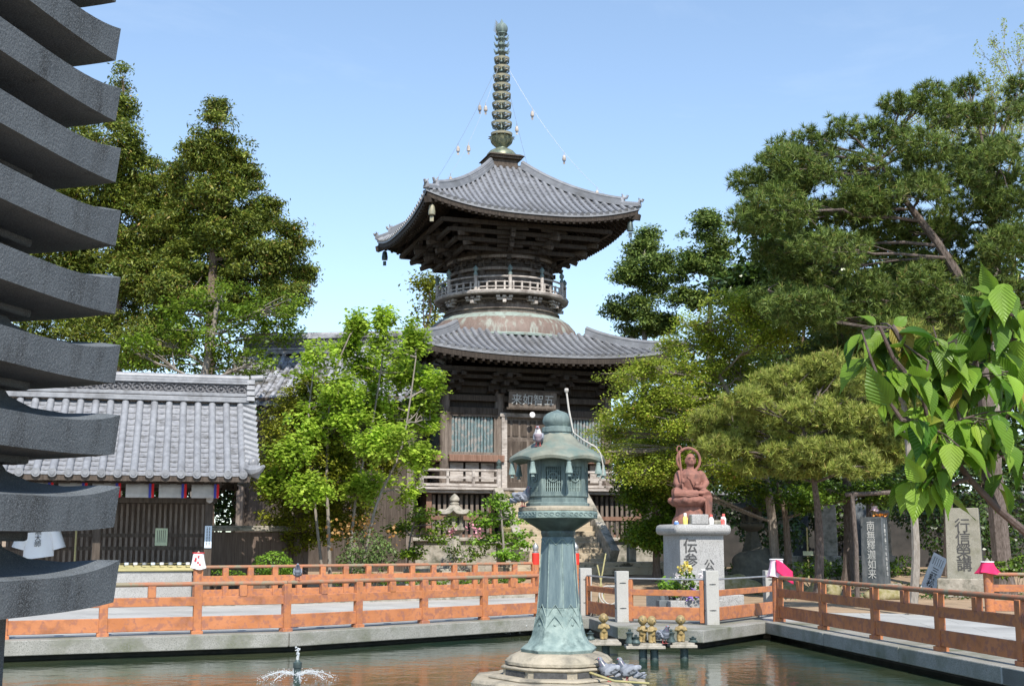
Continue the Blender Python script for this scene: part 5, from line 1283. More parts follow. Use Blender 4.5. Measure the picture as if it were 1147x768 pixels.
# ================================================================ STONE LANTERNS, TOMB STONES AND WALL IN THE SHADE
def stone_lantern(label, loc, sc, m='stone', rz=.3):
    t = thing('stone_lantern', label, 'stone lantern', loc, rz, 'stone lanterns in the garden')
    Z = lambda prof: [(r * sc, z * sc) for r, z in prof]
    b_ = MB(); b_.lathe(Z([(.62, -.1), (.62, .25), (.52, .30), (.52, .62), (.45, .66)]), 6, .2); b_.build('foot', m, t, bevel=.02 * sc)
    b_ = MB(); b_.lathe(Z([(.42, .64), (.30, .95), (.19, 1.35), (.17, 1.42)]), 6, .2); b_.build('shaft', m, t, bevel=.01)
    b_ = MB(); b_.lathe(Z([(.18, 1.40), (.36, 1.52), (.40, 1.56), (.40, 1.64), (.28, 1.66)]), 6, .2); b_.build('table', m, t, bevel=.01)
    b_ = MB(); 
    for i in range(6): a = .2 + i * math.pi / 3; b_.box((.27 * sc * math.cos(a), .27 * sc * math.sin(a), 1.86 * sc), (.09 * sc, .12 * sc, .42 * sc), a)
    b_.lathe(Z([(.29, 1.65), (.29, 1.72)]), 6, .2); b_.lathe(Z([(.29, 2.0), (.29, 2.07)]), 6, .2); fb = b_.build('fire_box', m, t)
    b_ = MB(); b_.lathe(Z([(.2, 1.7), (.2, 2.02)]), 6, .2); b_.build('dark_core', 'ink', fb)  # black core painted as the shade inside the fire box
    b_ = MB(); n = 36
    for r, z in Z([(.25, 2.05), (.58, 2.05), (.64, 2.10), (.55, 2.15), (.34, 2.25), (.2, 2.38), (.14, 2.42)]):
        for j in range(n):
            a = .2 + 2 * math.pi * j / n; ph = ((a - .2) % (math.pi / 3)) - math.pi / 6; k = math.cos(math.pi / 6) / math.cos(ph); u = abs(ph) / (math.pi / 6)
            b_.v.append((r * k * math.cos(a), r * k * math.sin(a), z + (.12 * sc * u ** 4 if r > .5 * sc else 0)))
    for i in range(6):
        for j in range(n): b_.f.append((i * n + j, i * n + (j + 1) % n, (i + 1) * n + (j + 1) % n, (i + 1) * n + j))
    b_.build('roof', m, t, angle=50)
    b_ = MB(); b_.lathe(Z([(.15, 2.40), (.17, 2.46), (.12, 2.5), (.17, 2.56), (.17, 2.64), (.09, 2.74), (.01, 2.80)]), 14); b_.build('finial', m, t)
p = onground(519, 636); stone_lantern('small hexagonal stone lantern among pink flowers in front of the pagoda', (p.x, 43.5, .42), 1.0, 'stone')
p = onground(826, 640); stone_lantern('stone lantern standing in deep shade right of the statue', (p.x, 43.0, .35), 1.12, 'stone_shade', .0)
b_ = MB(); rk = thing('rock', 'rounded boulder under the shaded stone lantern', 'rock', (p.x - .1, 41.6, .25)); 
def rock(name, par, c, r, m='stone', seed=0):
    q = MB(); q.ell((0, 0, 0), r, 20, 14)
    q.v = [tuple(Vector(v) * (1 + .28 * noise.noise(Vector(v) * 1.7 / max(r) + Vector((seed, 0, 0)))) + Vector(c)) for v in q.v]; return q.build(name, m, par, angle=70)
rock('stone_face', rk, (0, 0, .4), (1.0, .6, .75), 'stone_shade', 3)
for x, y, r, lab in ((9.2, 37.6, (.55, .4, .35), 'mossy rock at the foot of the black stele'), (8.2, 38.4, (.7, .4, .3), 'low rock behind the right railing'), (10.6, 36.2, (.6, .35, .22), 'flat stone in front of the granite stele'), (6.9, 39.5, (.8, .5, .4), 'boulder in the shade behind the pink bib')):
    rk = thing('rock', lab, 'rock', (x, y, ground_h(x, y)), 0, 'rocks in the right garden'); rock('stone_face', rk, (0, 0, r[2] * .5), r, 'stone_moss', x)
gw = MB(); gw.box((13, 54, 1.9), (20, .4, 3.2)); gwt = thing('garden_wall', 'long dark plastered wall in the shade of the pines', 'wall', (0, 0, 0)); gw.build('wall_face', 'wall_shaded', gwt)
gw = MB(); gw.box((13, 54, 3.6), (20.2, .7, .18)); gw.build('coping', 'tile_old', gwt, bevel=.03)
for i, (px, w_, h, lab) in enumerate(((874, .85, 1.9, 'grey tombstone left of the dark tree trunk'), (895, .7, 2.3, 'tall pale tombstone between the trunks'), (925, .8, 2.0, 'grey tombstone behind the first pine trunk'), (962, .75, 2.5, 'pale tall tombstone behind the black stele'), (985, .8, 1.7, 'low tombstone right of the black stele'))):
    c = at(px, 600, 49 + (i % 2)); t = thing('tombstone', lab, 'tombstone', (c.x, c.y, .48), random.uniform(-.2, .2), 'tombstones under the pines')
    b_ = MB(); b_.box((0, 0, .15), (w_ * 1.8, w_ * 1.6, .3)); b_.box((0, 0, .42), (w_ * 1.35, w_ * 1.3, .26)); b_.build('base', 'stone', t, bevel=.03)
    b_ = MB(); b_.box((0, 0, .55 + h / 2), (w_, w_ * .9, h), top=.94); b_.build('shaft', ('stone', 'granite_dark')[i % 2], t, bevel=.03)
# garden stones left of the stair
for px, py, Y, d, lab in ((478, 627, 42, (1.5, .5, .5), 'long grey stone bench below the lattice fence'), (462, 640, 40, (2.0, .6, .35), 'flat stone slab behind the bush'), (508, 636, 41, (.8, .5, .55), 'short stone block left of the stone lantern')):
    c = at(px, py, Y); b_ = MB(); b_.box((0, 0, 0), d); o = tag(b_.build('stone_block', 'stone', bevel=.04), lab, 'stone', 'garden stones'); o.location = (c.x, Y, ground_h(0, Y) + d[2] / 2 - .04)
# ================================================================ TILED PAVILION ON THE LEFT
PVX, PVY, PVL, PVR = -10.62, 34.2, 6.5, rad(15)
def pvp(x, y, z): return (PVX + x * math.cos(PVR) - y * math.sin(PVR), PVY + x * math.sin(PVR) + y * math.cos(PVR), z)
pv = thing('water_pavilion', 'open wooden purification pavilion with a silvery barrel tiled gable roof, left of the maple', 'pavilion', (PVX, PVY, .14), PVR)
gable_roof(pv, PVL, 2.9, 3.12, 5.30, .385, .098, rows=14, tile='tile', pan='tile_pan', ridge_h=.66, lift=.0)
b_ = None
for x in (-2.9, -.5, 2.3):
    for y in (-1.35, 1.35):
        q = MB(); q.box((x, y, 1.5), (.2, .2, 3.0)); q.box((x, y, .08), (.36, .36, .18)); q.build('pillar', 'wood', pv, bevel=.012)
q = MB()
for y in (-1.35, 1.35): q.box((-.3, y, 2.98), (5.8, .18, .22)); q.box((-.3, y, 2.55), (5.6, .12, .16))
for x in (-2.9, -.5, 2.3): q.box((x, 0, 3.0), (.16, 2.9, .2))
q.build('beam', 'wood', pv, bevel=.01)
q = MB(); q.lathe([(.09, 0), (.09, .32), (.06, .34)], 12, 0, (0, 0, 0)); o = q.build('beam_end', 'wood_grey', pv); o.location = (2.3, -1.75, 2.55); o.rotation_euler = (rad(-90), 0, 0)
# lattice screens between the rear pillars
for x0, x1 in ((-2.9, -.5), (-.5, 2.3)):
    q = MB(); n = int((x1 - x0) / .135)
    for i in range(1, n): q.box((x0 + i * (x1 - x0) / n, -.55, 1.45), (.062, .05, 2.1))
    sc = q.build('lattice_screen', 'wood_mid', pv)
    q = MB()
    for z in (.42, 1.28, 1.62, 2.5): q.box(((x0 + x1) / 2, -.55, z), (x1 - x0 - .1, .075, .09))
    q.build('lattice_rail', 'wood', sc)
q = MB(); q.box((-.3, 1.25, 1.3), (5.2, .06, 2.5)); q.build('back_wall', 'board_wall', pv)
M['cloth_shaded'] = mat('white curtain cloth with eave shade', (.46, .455, .45), (.36, .36, .36), 4, rough=.95)  # eave shade put into the white cloth's colour
for i in range(7):                                          # curtain with coloured strips under the eave
    x = -3.1 + i * .82
    t = thing('curtain', ['white cloth panel under the pavilion eave, %s' % w_ for w_ in ('hidden behind the stone pagoda', 'leftmost one in view', 'beside the second post', 'left of the middle post', 'right of the middle post', 'second from its right end', 'last at its right end')][i], 'curtain', pvp(x, -1.95, 2.72), PVR, 'white curtain panels with coloured strips')
    q = MB(); q.grid(lambda u, v: Vector((.70 * u, .02 * math.sin(u * 9), .36 * v)), 10, 3); o = q.build('cloth', 'cloth_shaded', t); s_ = o.modifiers.new('s', 'SOLIDIFY'); s_.thickness = .006
    for k, m in enumerate(('cloth_blue', 'cloth_red')):
        q = MB(); q.box((.60 + .07 * k, -.028, .18), (.06, .008, .36)); q.build('strip', m, t)
    q = MB(); q.bar((0, 0, .36), (.82, 0, .36), .03, .03); q.build('hanging_rod', 'wood', t)
t = thing('water_basin', 'white granite water basin inside the tiled pavilion', 'basin', pvp(.95, -1.15, .14), PVR); q = MB(); q.box((0, 0, .33), (1.95, .8, .72)); q.build('trough', 'granite', t, bevel=.02); q = MB(); q.box((0, 0, .7), (1.75, .6, .012)); q.build('water_surface', 'water', t)
t = thing('bamboo_mat', 'row of bamboo poles lying across the white basin', 'bamboo rack', pvp(1.0, -1.3, .84), PVR); q = MB()
for k in range(5): q.tube([(-1.15, -.28 + k * .12, .03 + .035 * (k % 2) + .02 * k), (1.15, -.28 + k * .12, .03 + .02 * k)], .032, 8)
q.build('poles', 'bamboo', t)
for k in range(9):
    t = thing('ladle', 'small metal ladle lying on the bamboo rack of the basin', 'ladle', pvp(.05 + k * .22, -1.5 + .03 * (k % 3), .99), PVR + .4, 'ladles on the basin'); q = MB(); q.lathe([(.03, 0), (.055, .015), (.058, .07), (.05, .072), (.03, .03)], 12); q.build('bowl', ('metal', 'sign_blue', 'white')[k % 3], t); q = MB(); q.tube([(0, .04, .05), (.02, .5, .03)], .011, 6); q.build('handle', 'bamboo', t)
t = thing('bucket', 'dark plastic bucket with a lid beside the white basin', 'bucket', pvp(2.05, -1.35, .14)); q = MB(); q.lathe([(.17, 0), (.2, .5), (.215, .52)], 20); q.build('body', 'bucket', t); q = MB(); q.lathe([(.225, .52), (.225, .56), (.1, .6), (.03, .63)], 20); q.build('lid', 'bucket', t)
t = thing('paper_notice', 'pale green notice pinned on the pavilion lattice', 'notice', pvp(1.1, -.62, 1.72), PVR); q = MB(); q.box((0, 0, 0), (.32, .02, .46)); q.build('sheet', 'sign_green', t); q = MB()
for k in range(5): q.box((-.1 + k * .05, -.012, .02), (.012, .004, .32))
q.build('print', 'ink', t)
t = thing('post_notice', 'narrow pale blue vertical notice on the right pavilion post', 'notice', pvp(2.3, -1.47, 1.72), PVR); q = MB(); q.box((0, 0, 0), (.18, .025, .58)); q.build('board', 'sign_blue', t, bevel=.004); q = MB()
for k in range(2):
    for j in range(12): q.box((-.03 + k * .06, -.014, .24 - j * .04), (.03, .004, .024))
q.build('small_print', 'ink', t)
# pilgrim's white robe hanging at the front of the pavilion
c = at(44, 604, 32.9); t = thing('pilgrim_robe', 'white pilgrim robe with dark writing hanging at the left of the pavilion', 'robe', (c.x, c.y, c.z - .05), PVR)
q = MB()
def robe(u, v):
    a = u * 2 * math.pi; w_ = .34 + .04 * (1 - v) + .05 * (v > .9) * 0; return Vector((w_ * math.cos(a) * (1 - .55 * max(0, v - .82) / .18), .13 * math.sin(a) * (1 + .15 * math.sin(4 * a)) , -.42 + .95 * v + .05 * math.cos(a) * (1 - v)))
q.grid(robe, 32, 12); bd = q.build('body', 'cloth_white', t)
for s in (-1, 1):
    q = MB(); q.tube([(s * .20, 0, .44), (s * .38, 0, .22), (s * .50, 0, -.18)], [.12, .15, .17], 12); q.build('sleeve', 'cloth_white', t)
text("南無大師", .17, 'ink', bd, (-.02, -.158, .16), vertical=True, gap=.9)
q = MB(); q.tube([(-1.1, .0, .52), (1.0, 0, .52)], .022, 8); q.tube([(-1.0, 0, .52), (-1.0, 0, -c.z + .2)], .025, 8); q.tube([(.9, 0, .52), (.9, 0, -c.z + .2)], .025, 8); q.build('drying_pole', 'bamboo', t)

# board wall right of the pavilion
a, c = at(232, 592, 36.2), at(345, 590, 38.0)
t = thing('board_wall', 'low dark board wall with a pale coping between the pavilion and the maple', 'wall', (a.x, a.y, 0)); d = Vector((c.x - a.x, c.y - a.y, 0))
q = MB(); q.bar(Vector((0, 0, .92)), d + Vector((0, 0, .92)), .14, 1.9); q.build('boards', 'board_wall', t)
q = MB(); q.bar(Vector((0, 0, 1.94)), d + Vector((0, 0, 1.94)), .42, .10); q.bar(Vector((0, 0, 2.02)), d + Vector((0, 0, 2.02)), .26, .06); q.build('coping', 'stone', t, bevel=.015)

# ================================================================ HALL BEHIND THE MAPLE
hl = thing('side_hall', 'low wooden hall with a weathered tiled roof behind the maple', 'hall', (-6.6, 48.5, .5), rad(-7))
gable_roof(hl, 7.6, 3.3, 5.95, 8.35, .36, .095, rows=10, tile='tile_old', pan='tile_old', ridge_h=.75, lift=.35)
q = MB(); q.box((0, 0, 2.9), (6.4, 4.4, 5.8)); q.build('wall', 'wood', hl)
for x in (-3.2, -1.1, 1.1, 3.2): q = MB(); q.box((x, -2.25, 2.9), (.26, .26, 5.8)); q.build('pillar', 'wood_mid', hl)
q = MB()
for i in range(10): q.box((-3.2 + i * .7, -2.9, 5.55), (.13, .6, .13)); q.box((-3.2 + i * .7, -3.205, 5.55), (.14, .012, .14))
q.build('white_rafter_tip', 'white', hl)

M['bark_twig'] = mat('brown grey twig bark', (.17, .14, .115), (.29, .25, .21), 6, rough=.9, bump=.4, stretch=(4, 4, 1))
# ================================================================ TREES
G = lambda px, Y, z=None: Vector((at(px, 600, Y).x, Y, ground_h(0, Y) if z is None else z))
B = blob
def BL(Y, lst, dy=None): return [B(x, y, rx, ry, Y, random.uniform(-1.2, 1.2) * (dy or 1)) for x, y, rx, ry in lst]
# tall conifers on the left
tree('conifer', 'tall ragged conifer directly behind the stone pagoda, reaching highest on the left', 'tree', [G(128, 50), at(130, 480, 50), at(132, 300, 50), at(134, 200, 50)],
     BL(50, [(137, 88, 10, 16), (132, 120, 24, 24), (115, 160, 45, 30), (150, 195, 42, 30), (105, 215, 55, 34), (172, 215, 34, 26), (185, 265, 36, 30), (182, 310, 40, 34), (160, 250, 45, 30), (110, 275, 60, 36), (60, 300, 50, 50), (160, 310, 50, 36), (100, 340, 60, 36), (60, 390, 60, 40), (150, 380, 50, 34), (30, 240, 50, 50), (20, 150, 40, 50)]),
     'lf_con', 'bark', clusters=4000, per=44, csize=.36, leaf=.17, aspect=.34, up=.35, droop=.7, flat=.55, hole=-.16, freq=1.1, tr=(.36, .04), twigs=8, group='conifers behind the pavilion')
tree('conifer', 'tall conifer with a narrow pointed top right of the stone pagoda, above the pavilion', 'tree', [G(232, 47), at(234, 420, 47), at(240, 260, 47), at(242, 200, 47)],
     BL(47, [(244, 120, 12, 12), (241, 142, 22, 15), (262, 168, 22, 14), (228, 172, 26, 18), (212, 200, 26, 22), (268, 198, 30, 20), (240, 215, 34, 22), (288, 240, 30, 22), (215, 245, 36, 24), (255, 255, 36, 24), (312, 268, 34, 20), (228, 290, 44, 26), (290, 292, 40, 24), (334, 298, 20, 22), (200, 320, 36, 28), (260, 330, 50, 28), (320, 332, 28, 22), (185, 370, 36, 28)]),
     'lf_con', 'bark', clusters=3000, per=44, csize=.34, leaf=.16, aspect=.34, up=.35, droop=.7, flat=.5, hole=-.12, freq=1.15, tr=(.32, .04), twigs=8, group='conifers behind the pavilion')
tree('broadleaf_tree', 'light green leafy tree below the conifers, just above the pavilion roof', 'tree', [G(222, 43), at(220, 480, 43), at(235, 390, 43), at(245, 330, 43)],
     BL(43, [(250, 335, 44, 24), (210, 352, 40, 24), (298, 345, 46, 20), (185, 385, 45, 22), (250, 378, 55, 24), (310, 372, 34, 16), (150, 395, 40, 20), (225, 408, 60, 18), (285, 405, 30, 16)]),
     'lf_light', 'bark_grey', clusters=850, per=15, csize=.28, leaf=.13, aspect=.6, up=.9, flat=.5, hole=-.05, freq=1.3, tr=(.22, .07), twigs=12)
# fill beyond the pavilion and hall
def far_tree(label, px, Y, blobs, m='lf_dark', n=420, leaf=.30, hole=-.2, **k):
    return tree('broadleaf_tree', label, 'tree', [G(px, Y), at(px, 560, Y), at(px, 470, Y)], BL(Y, blobs), m, 'bark', clusters=n, per=34, csize=1.0, leaf=leaf, aspect=.55, up=.5, flat=.5, hole=hole, tr=(.3, .12), twigs=3, group='trees far behind the buildings', **k)
far_tree('dark tree far behind the left pavilion, beside the stone pagoda', 60, 62, [(40, 440, 80, 60), (100, 480, 80, 60), (30, 520, 70, 60), (150, 520, 70, 50), (110, 570, 90, 40)])
far_tree('dark tree far behind the gap between pavilion and maple', 265, 60, [(250, 470, 60, 50), (290, 500, 60, 50), (230, 540, 60, 40), (290, 570, 60, 40), (200, 470, 50, 40)])
far_tree('dark tree behind the side hall, left of the pagoda', 400, 66, [(370, 450, 60, 40), (430, 480, 60, 50), (400, 540, 90, 50), (470, 560, 50, 50)])
far_tree('broad dark tree behind the statue, deep in the shade', 800, 60, [(740, 480, 70, 60), (800, 440, 80, 70), (860, 470, 80, 70), (800, 540, 90, 50), (880, 550, 70, 40), (700, 540, 60, 50)], n=620)
far_tree('broad dark tree behind the black stele', 960, 58, [(930, 440, 80, 60), (990, 470, 80, 70), (960, 540, 100, 40), (900, 520, 60, 50)], n=560)
far_tree('broad dark tree behind the granite stele at the right edge', 1100, 56, [(1060, 430, 80, 70), (1120, 460, 70, 80), (1080, 540, 100, 50), (1140, 380, 50, 60), (1160, 560, 60, 50)], n=620)
far_tree('tall dark broad tree behind the big pine, filling the gap to the cypress', 900, 55, [(870, 250, 40, 40), (900, 300, 60, 50), (850, 330, 50, 40), (960, 320, 60, 50), (1020, 330, 60, 50), (900, 370, 80, 50), (990, 390, 80, 50), (1080, 360, 70, 60), (1130, 320, 50, 60)], n=900)
far_tree('small pine like tree seen behind the upper drum of the pagoda', 486, 70, [(480, 318, 9, 8), (488, 336, 8, 8), (478, 350, 7, 10), (490, 300 + 62, 8, 12)], m='lf_olive', n=60, leaf=.22)
# the maple in the centre left and its neighbours
tree('dark_evergreen', 'dark dense evergreen behind and left of the bright maple', 'tree', [G(335, 37.6), at(335, 560, 37.6), at(340, 500, 37.6)],
     BL(37.6, [(325, 480, 34, 34), (350, 450, 36, 28), (312, 530, 28, 36), (350, 520, 46, 40), (385, 500, 40, 40), (340, 575, 46, 40), (385, 570, 40, 36), (318, 600, 24, 24), (430, 500, 26, 34)]),
     'lf_olive', 'bark', clusters=2200, per=26, csize=.22, leaf=.10, aspect=.55, up=.8, flat=.7, hole=-.35, freq=1.4, tr=(.18, .06), twigs=6)
tree('maple', 'bright yellow green maple with several slender stems left of the pagoda', 'tree', [G(372, 36), at(368, 590, 36), at(366, 520, 36), at(372, 430, 36), at(392, 375, 36)],
     BL(36, [(402, 365, 15, 18), (432, 362, 13, 21), (388, 385, 22, 18), (358, 398, 24, 18), (432, 392, 22, 19), (466, 382, 15, 30), (410, 412, 31, 21), (340, 428, 20, 18), (452, 420, 29, 24), (378, 440, 35, 24), (482, 432, 17, 21), (425, 452, 33, 24), (345, 470, 26, 21), (392, 478, 38, 22), (462, 462, 29, 22), (325, 505, 26, 18), (432, 498, 35, 22), (372, 518, 33, 19), (482, 470, 15, 18), (468, 510, 22, 18), (408, 545, 31, 18), (345, 548, 26, 18), (308, 540, 17, 18), (450, 548, 22, 18)], 1.1),
     'lf_maple', 'bark_grey', clusters=3100, per=12, csize=.22, leaf=.12, aspect=.8, up=1.2, flat=.8, hole=-.02, freq=1.8, tr=(.06, .018), twigs=10, inner=.0,
     more_stems=([G(366, 36), at(352, 560, 36), at(345, 480, 36), at(352, 410, 36)], [G(392, 36.3), at(398, 560, 36.3), at(418, 470, 36.3), at(432, 375, 36.3)], [G(402, 35.8), at(420, 570, 35.8), at(450, 500, 35.8), at(466, 400, 35.8)]))
bush('nandina_bush', 'grey green bush with bronze young shoots at the maple foot', 'bush', G(412, 35.2), BL(35.2, [(412, 612, 26, 20), (400, 628, 22, 14), (430, 622, 16, 16)], .3), 'lf_bush', 1900, .085, flowers=[('lf_red', [at(388, 592, 35), at(400, 588, 35.2), at(376, 596, 35), at(412, 590, 35.1), at(440, 600, 35.2)], .35)])
bush('round_bush', 'rounded bright green bush in front of the board wall', 'bush', G(306, 35), BL(35, [(306, 632, 22, 15), (292, 638, 14, 10), (322, 638, 12, 9)], .2), 'lf_fresh', 2200, .07)
bush('low_bush', 'low green bush right of the white bib post', 'bush', G(244, 34.4), BL(34.4, [(240, 642, 14, 7), (262, 644, 14, 6)], .2), 'lf_fresh', 900, .06)
for i, (px, lab) in enumerate(((395, 'clipped light green edging shrub under the nandina'), (450, 'clipped light green edging shrub before the flat stones'), (505, 'clipped light green edging shrub before the stone lantern'), (560, 'clipped light green edging shrub at the right end of the railing'))):
    Y = 36.3 + i * .5; bush('edging_shrub', lab, 'shrub', G(px, Y), BL(Y, [(px - 14, 648, 16, 7), (px + 14, 647, 16, 7)], .1), 'lf_fresh', 1300, .06, group='edging shrubs behind the railing')
tree('young_tree', 'young light green tree left of the bronze lantern', 'tree', [G(566, 38.5), at(564, 610, 38.5), at(560, 560, 38.5)],
     BL(38.5, [(560, 562, 16, 11), (545, 582, 18, 10), (575, 580, 18, 11), (552, 604, 20, 9), (582, 605, 18, 10), (570, 622, 20, 8)], .5), 'lf_fresh', 'bark_grey', clusters=170, per=22, csize=.22, leaf=.10, aspect=.75, up=1, flat=.4, hole=-.4, tr=(.05, .02), twigs=8, inner=.2)
tree('young_tree', 'young sparse tree with pale leaves in front of the lattice fence', 'tree', [G(455, 41), at(460, 600, 41), at(470, 570, 41)],
     BL(41, [(470, 575, 22, 8), (452, 592, 20, 9), (485, 600, 16, 8), (462, 618, 18, 8), (498, 585, 14, 7)], .5), 'lf_light', 'bark_grey', clusters=110, per=18, csize=.25, leaf=.11, aspect=.75, up=1, flat=.4, hole=-.5, tr=(.04, .02), twigs=8, inner=.2)
bush('peony', 'peony plant with pink flowers beside the stone lantern', 'flowering plant', G(512, 42.4), BL(42.4, [(505, 610, 13, 10), (535, 612, 14, 12), (520, 622, 18, 8)], .2), 'lf_shrub', 700, .10, flowers=[('petal_pink', [at(505, 594, 42), at(530, 588, 42.2), at(536, 597, 42)], .22)])
# right of the pagoda
tree('dark_shrub', 'tall dark glossy evergreen shrub left of the statue', 'tree', [G(735, 42.6), at(734, 580, 42.6), at(734, 520, 42.6)],
     BL(42.6, [(732, 500, 38, 28), (718, 540, 30, 36), (745, 540, 44, 36), (732, 580, 34, 30), (722, 596, 22, 18), (762, 580, 28, 34), (745, 600, 30, 18)]),
     'lf_shrub', 'bark', clusters=620, per=60, csize=.36, leaf=.115, aspect=.55, up=.6, flat=.55, hole=-.35, tr=(.14, .05), twigs=5)
tree('spring_tree', 'broad spreading tree with fine pale branches and new yellow green leaves right of the pagoda', 'tree', [G(868, 41.5), at(862, 560, 41), at(840, 480, 40), at(805, 420, 40), at(790, 370, 40)],
     BL(40, [(790, 362, 36, 18), (835, 345, 46, 22), (755, 386, 22, 12), (800, 382, 56, 24), (868, 375, 40, 24), (724, 412, 28, 11), (770, 410, 50, 22), (840, 415, 54, 24), (690, 425, 26, 13), (740, 440, 50, 20), (800, 450, 60, 24), (868, 440, 42, 26), (705, 462, 38, 18), (765, 475, 54, 22), (680, 485, 24, 14), (725, 500, 46, 20), (830, 485, 50, 24), (682, 505, 20, 12), (770, 518, 48, 20), (720, 530, 34, 16), (760, 545, 40, 16), (880, 480, 40, 24), (820, 530, 40, 16)], 1.6),
     'lf_spring', 'bark_twig', clusters=7600, per=14, csize=.26, leaf=.085, aspect=.6, up=1.1, flat=.6, hole=-.16, freq=1.6, tr=(.17, .035), twigs=24, inner=.0, twig_r=.012)
for px, Y, top, lst, lab in ((722, 62, 256, [(724, 262, 12, 10), (716, 280, 20, 13), (738, 292, 18, 12), (702, 305, 22, 14), (728, 318, 26, 13), (748, 330, 18, 12), (708, 345, 30, 15), (735, 362, 28, 14), (700, 372, 20, 10)], 'slim cypress just right of the pagoda, nearest to the roofs'),
                             (795, 60, 238, [(792, 246, 16, 10), (780, 262, 20, 12), (808, 266, 18, 12), (790, 288, 28, 15), (775, 306, 24, 14), (815, 300, 24, 16), (800, 328, 34, 15), (770, 335, 22, 14), (830, 330, 24, 18)], 'slim cypress between the spreading tree and the big pine')):
    tree('cypress', lab, 'tree', [G(px, Y), at(px, 480, Y), at(px, 360, Y), at(px, top + 30, Y)], BL(Y, lst), 'lf_con2', 'bark_grey', clusters=800, per=34, csize=.45, leaf=.19, aspect=.4, up=.5, droop=.6, flat=.45, hole=-.02, freq=1.0, tr=(.26, .04), twigs=8, group='cypresses behind the spreading tree')
PN = [(890, 190, 50, 26), (940, 215, 56, 30), (1000, 205, 60, 32), (1060, 195, 60, 34), (1120, 190, 50, 40), (870, 235, 46, 30), (985, 255, 60, 32), (920, 300, 60, 32), (1090, 250, 60, 34), (1045, 300, 60, 34), (1135, 300, 50, 40), (985, 335, 56, 28), (900, 345, 50, 24), (1075, 345, 50, 28), (868, 172, 28, 17), (842, 205, 28, 18), (905, 160, 30, 18), (938, 142, 26, 16), (880, 205, 36, 20), (930, 185, 38, 22), (985, 150, 34, 18), (1010, 118, 26, 14), (1042, 108, 30, 15), (1085, 98, 20, 12), (1065, 130, 36, 18), (1115, 128, 36, 18), (1140, 105, 18, 22), (970, 190, 40, 20), (1030, 165, 40, 20), (1095, 170, 44, 22), (850, 245, 36, 20), (900, 245, 44, 22), (960, 235, 42, 22), (1035, 215, 36, 22), (1120, 220, 44, 26), (870, 285, 36, 18), (930, 280, 46, 22), (1000, 268, 40, 22), (1130, 275, 36, 26), (1060, 262, 28, 18), (905, 318, 40, 18), (965, 320, 42, 20), (860, 325, 30, 16), (1030, 315, 34, 18), (1125, 330, 36, 24), (940, 355, 44, 18), (1000, 365, 36, 18)]
bigpine = tree('pine', 'big dark pine with a leaning bare limb at the upper right', 'tree', [G(1122, 37), at(1112, 520, 37), at(1100, 420, 37), at(1085, 335, 37), at(1052, 275, 37), at(1012, 222, 37), at(985, 180, 37)], BL(37, PN, 1.3),
     'lf_pine', 'bark_pine', clusters=9500, per=1, csize=.10, style='pine', needle=(.235, .014), flat=.7, hole=-.24, freq=.9, tr=(.30, .05), twigs=7, inner=.35, more_stems=([at(1095, 400, 37), at(1108, 300, 37.2), at(1112, 250, 37.3), at(1104, 205, 37.3)],))
tree('pine', 'low pine with yellowish needles spreading above the statue', 'tree', [G(914, 36), at(918, 600, 36), at(912, 540, 35.5), at(900, 480, 35)],
     BL(35, [(800, 470, 26, 13), (835, 450, 34, 16), (880, 430, 40, 20), (930, 415, 40, 20), (975, 430, 36, 20), (860, 475, 42, 18), (915, 462, 46, 20), (970, 470, 40, 20), (1010, 450, 34, 24), (815, 500, 34, 13), (870, 508, 40, 14), (930, 505, 44, 16), (985, 505, 38, 16), (1030, 490, 30, 18), (790, 488, 18, 10), (900, 525, 36, 11), (850, 522, 26, 9), (960, 522, 30, 12)], 1.2),
     'lf_pine2', 'bark_pine', clusters=5200, per=1, csize=.10, style='pine', needle=(.21, .013), flat=.6, hole=-.2, freq=1.3, tr=(.15, .04), twigs=8, inner=.45)
tree('broadleaf_tree', 'leafy shade tree with green hanging twigs right of the statue', 'tree', [G(882, 41), at(880, 580, 41), at(870, 540, 41)], BL(41, [(840, 545, 24, 10), (862, 560, 24, 12), (900, 560, 26, 12), (930, 548, 30, 12), (880, 540, 34, 10), (985, 550, 30, 14)], 1), 'lf_shrub', 'bark', clusters=260, per=30, csize=.34, leaf=.12, up=.7, flat=.5, hole=-.35, tr=(.14, .05), twigs=8)
for px, Y, lst, lab in ((850, 48, [(835, 560, 40, 34), (865, 590, 40, 30), (880, 545, 40, 28)], 'dark evergreen bush added to darken the garden wall behind the stone lantern'),
                        (935, 51, [(910, 560, 36, 30), (950, 580, 44, 34), (985, 550, 40, 34)], 'dark evergreen bush added as shade behind the tombstones and black stele'),
                        (1060, 47, [(1030, 560, 40, 40), (1070, 590, 50, 40), (1110, 570, 50, 50), (1140, 600, 40, 40)], 'dark evergreen bush added as shade behind the leaning sign and granite stele')):
    bush('added_bush', lab, 'bush', G(px, Y), BL(Y, lst, .5), 'lf_dark', 5200, .16, group='dark bushes added to shade the garden wall', inner=.55)  # added dark foliage stands in for the shade along the wall
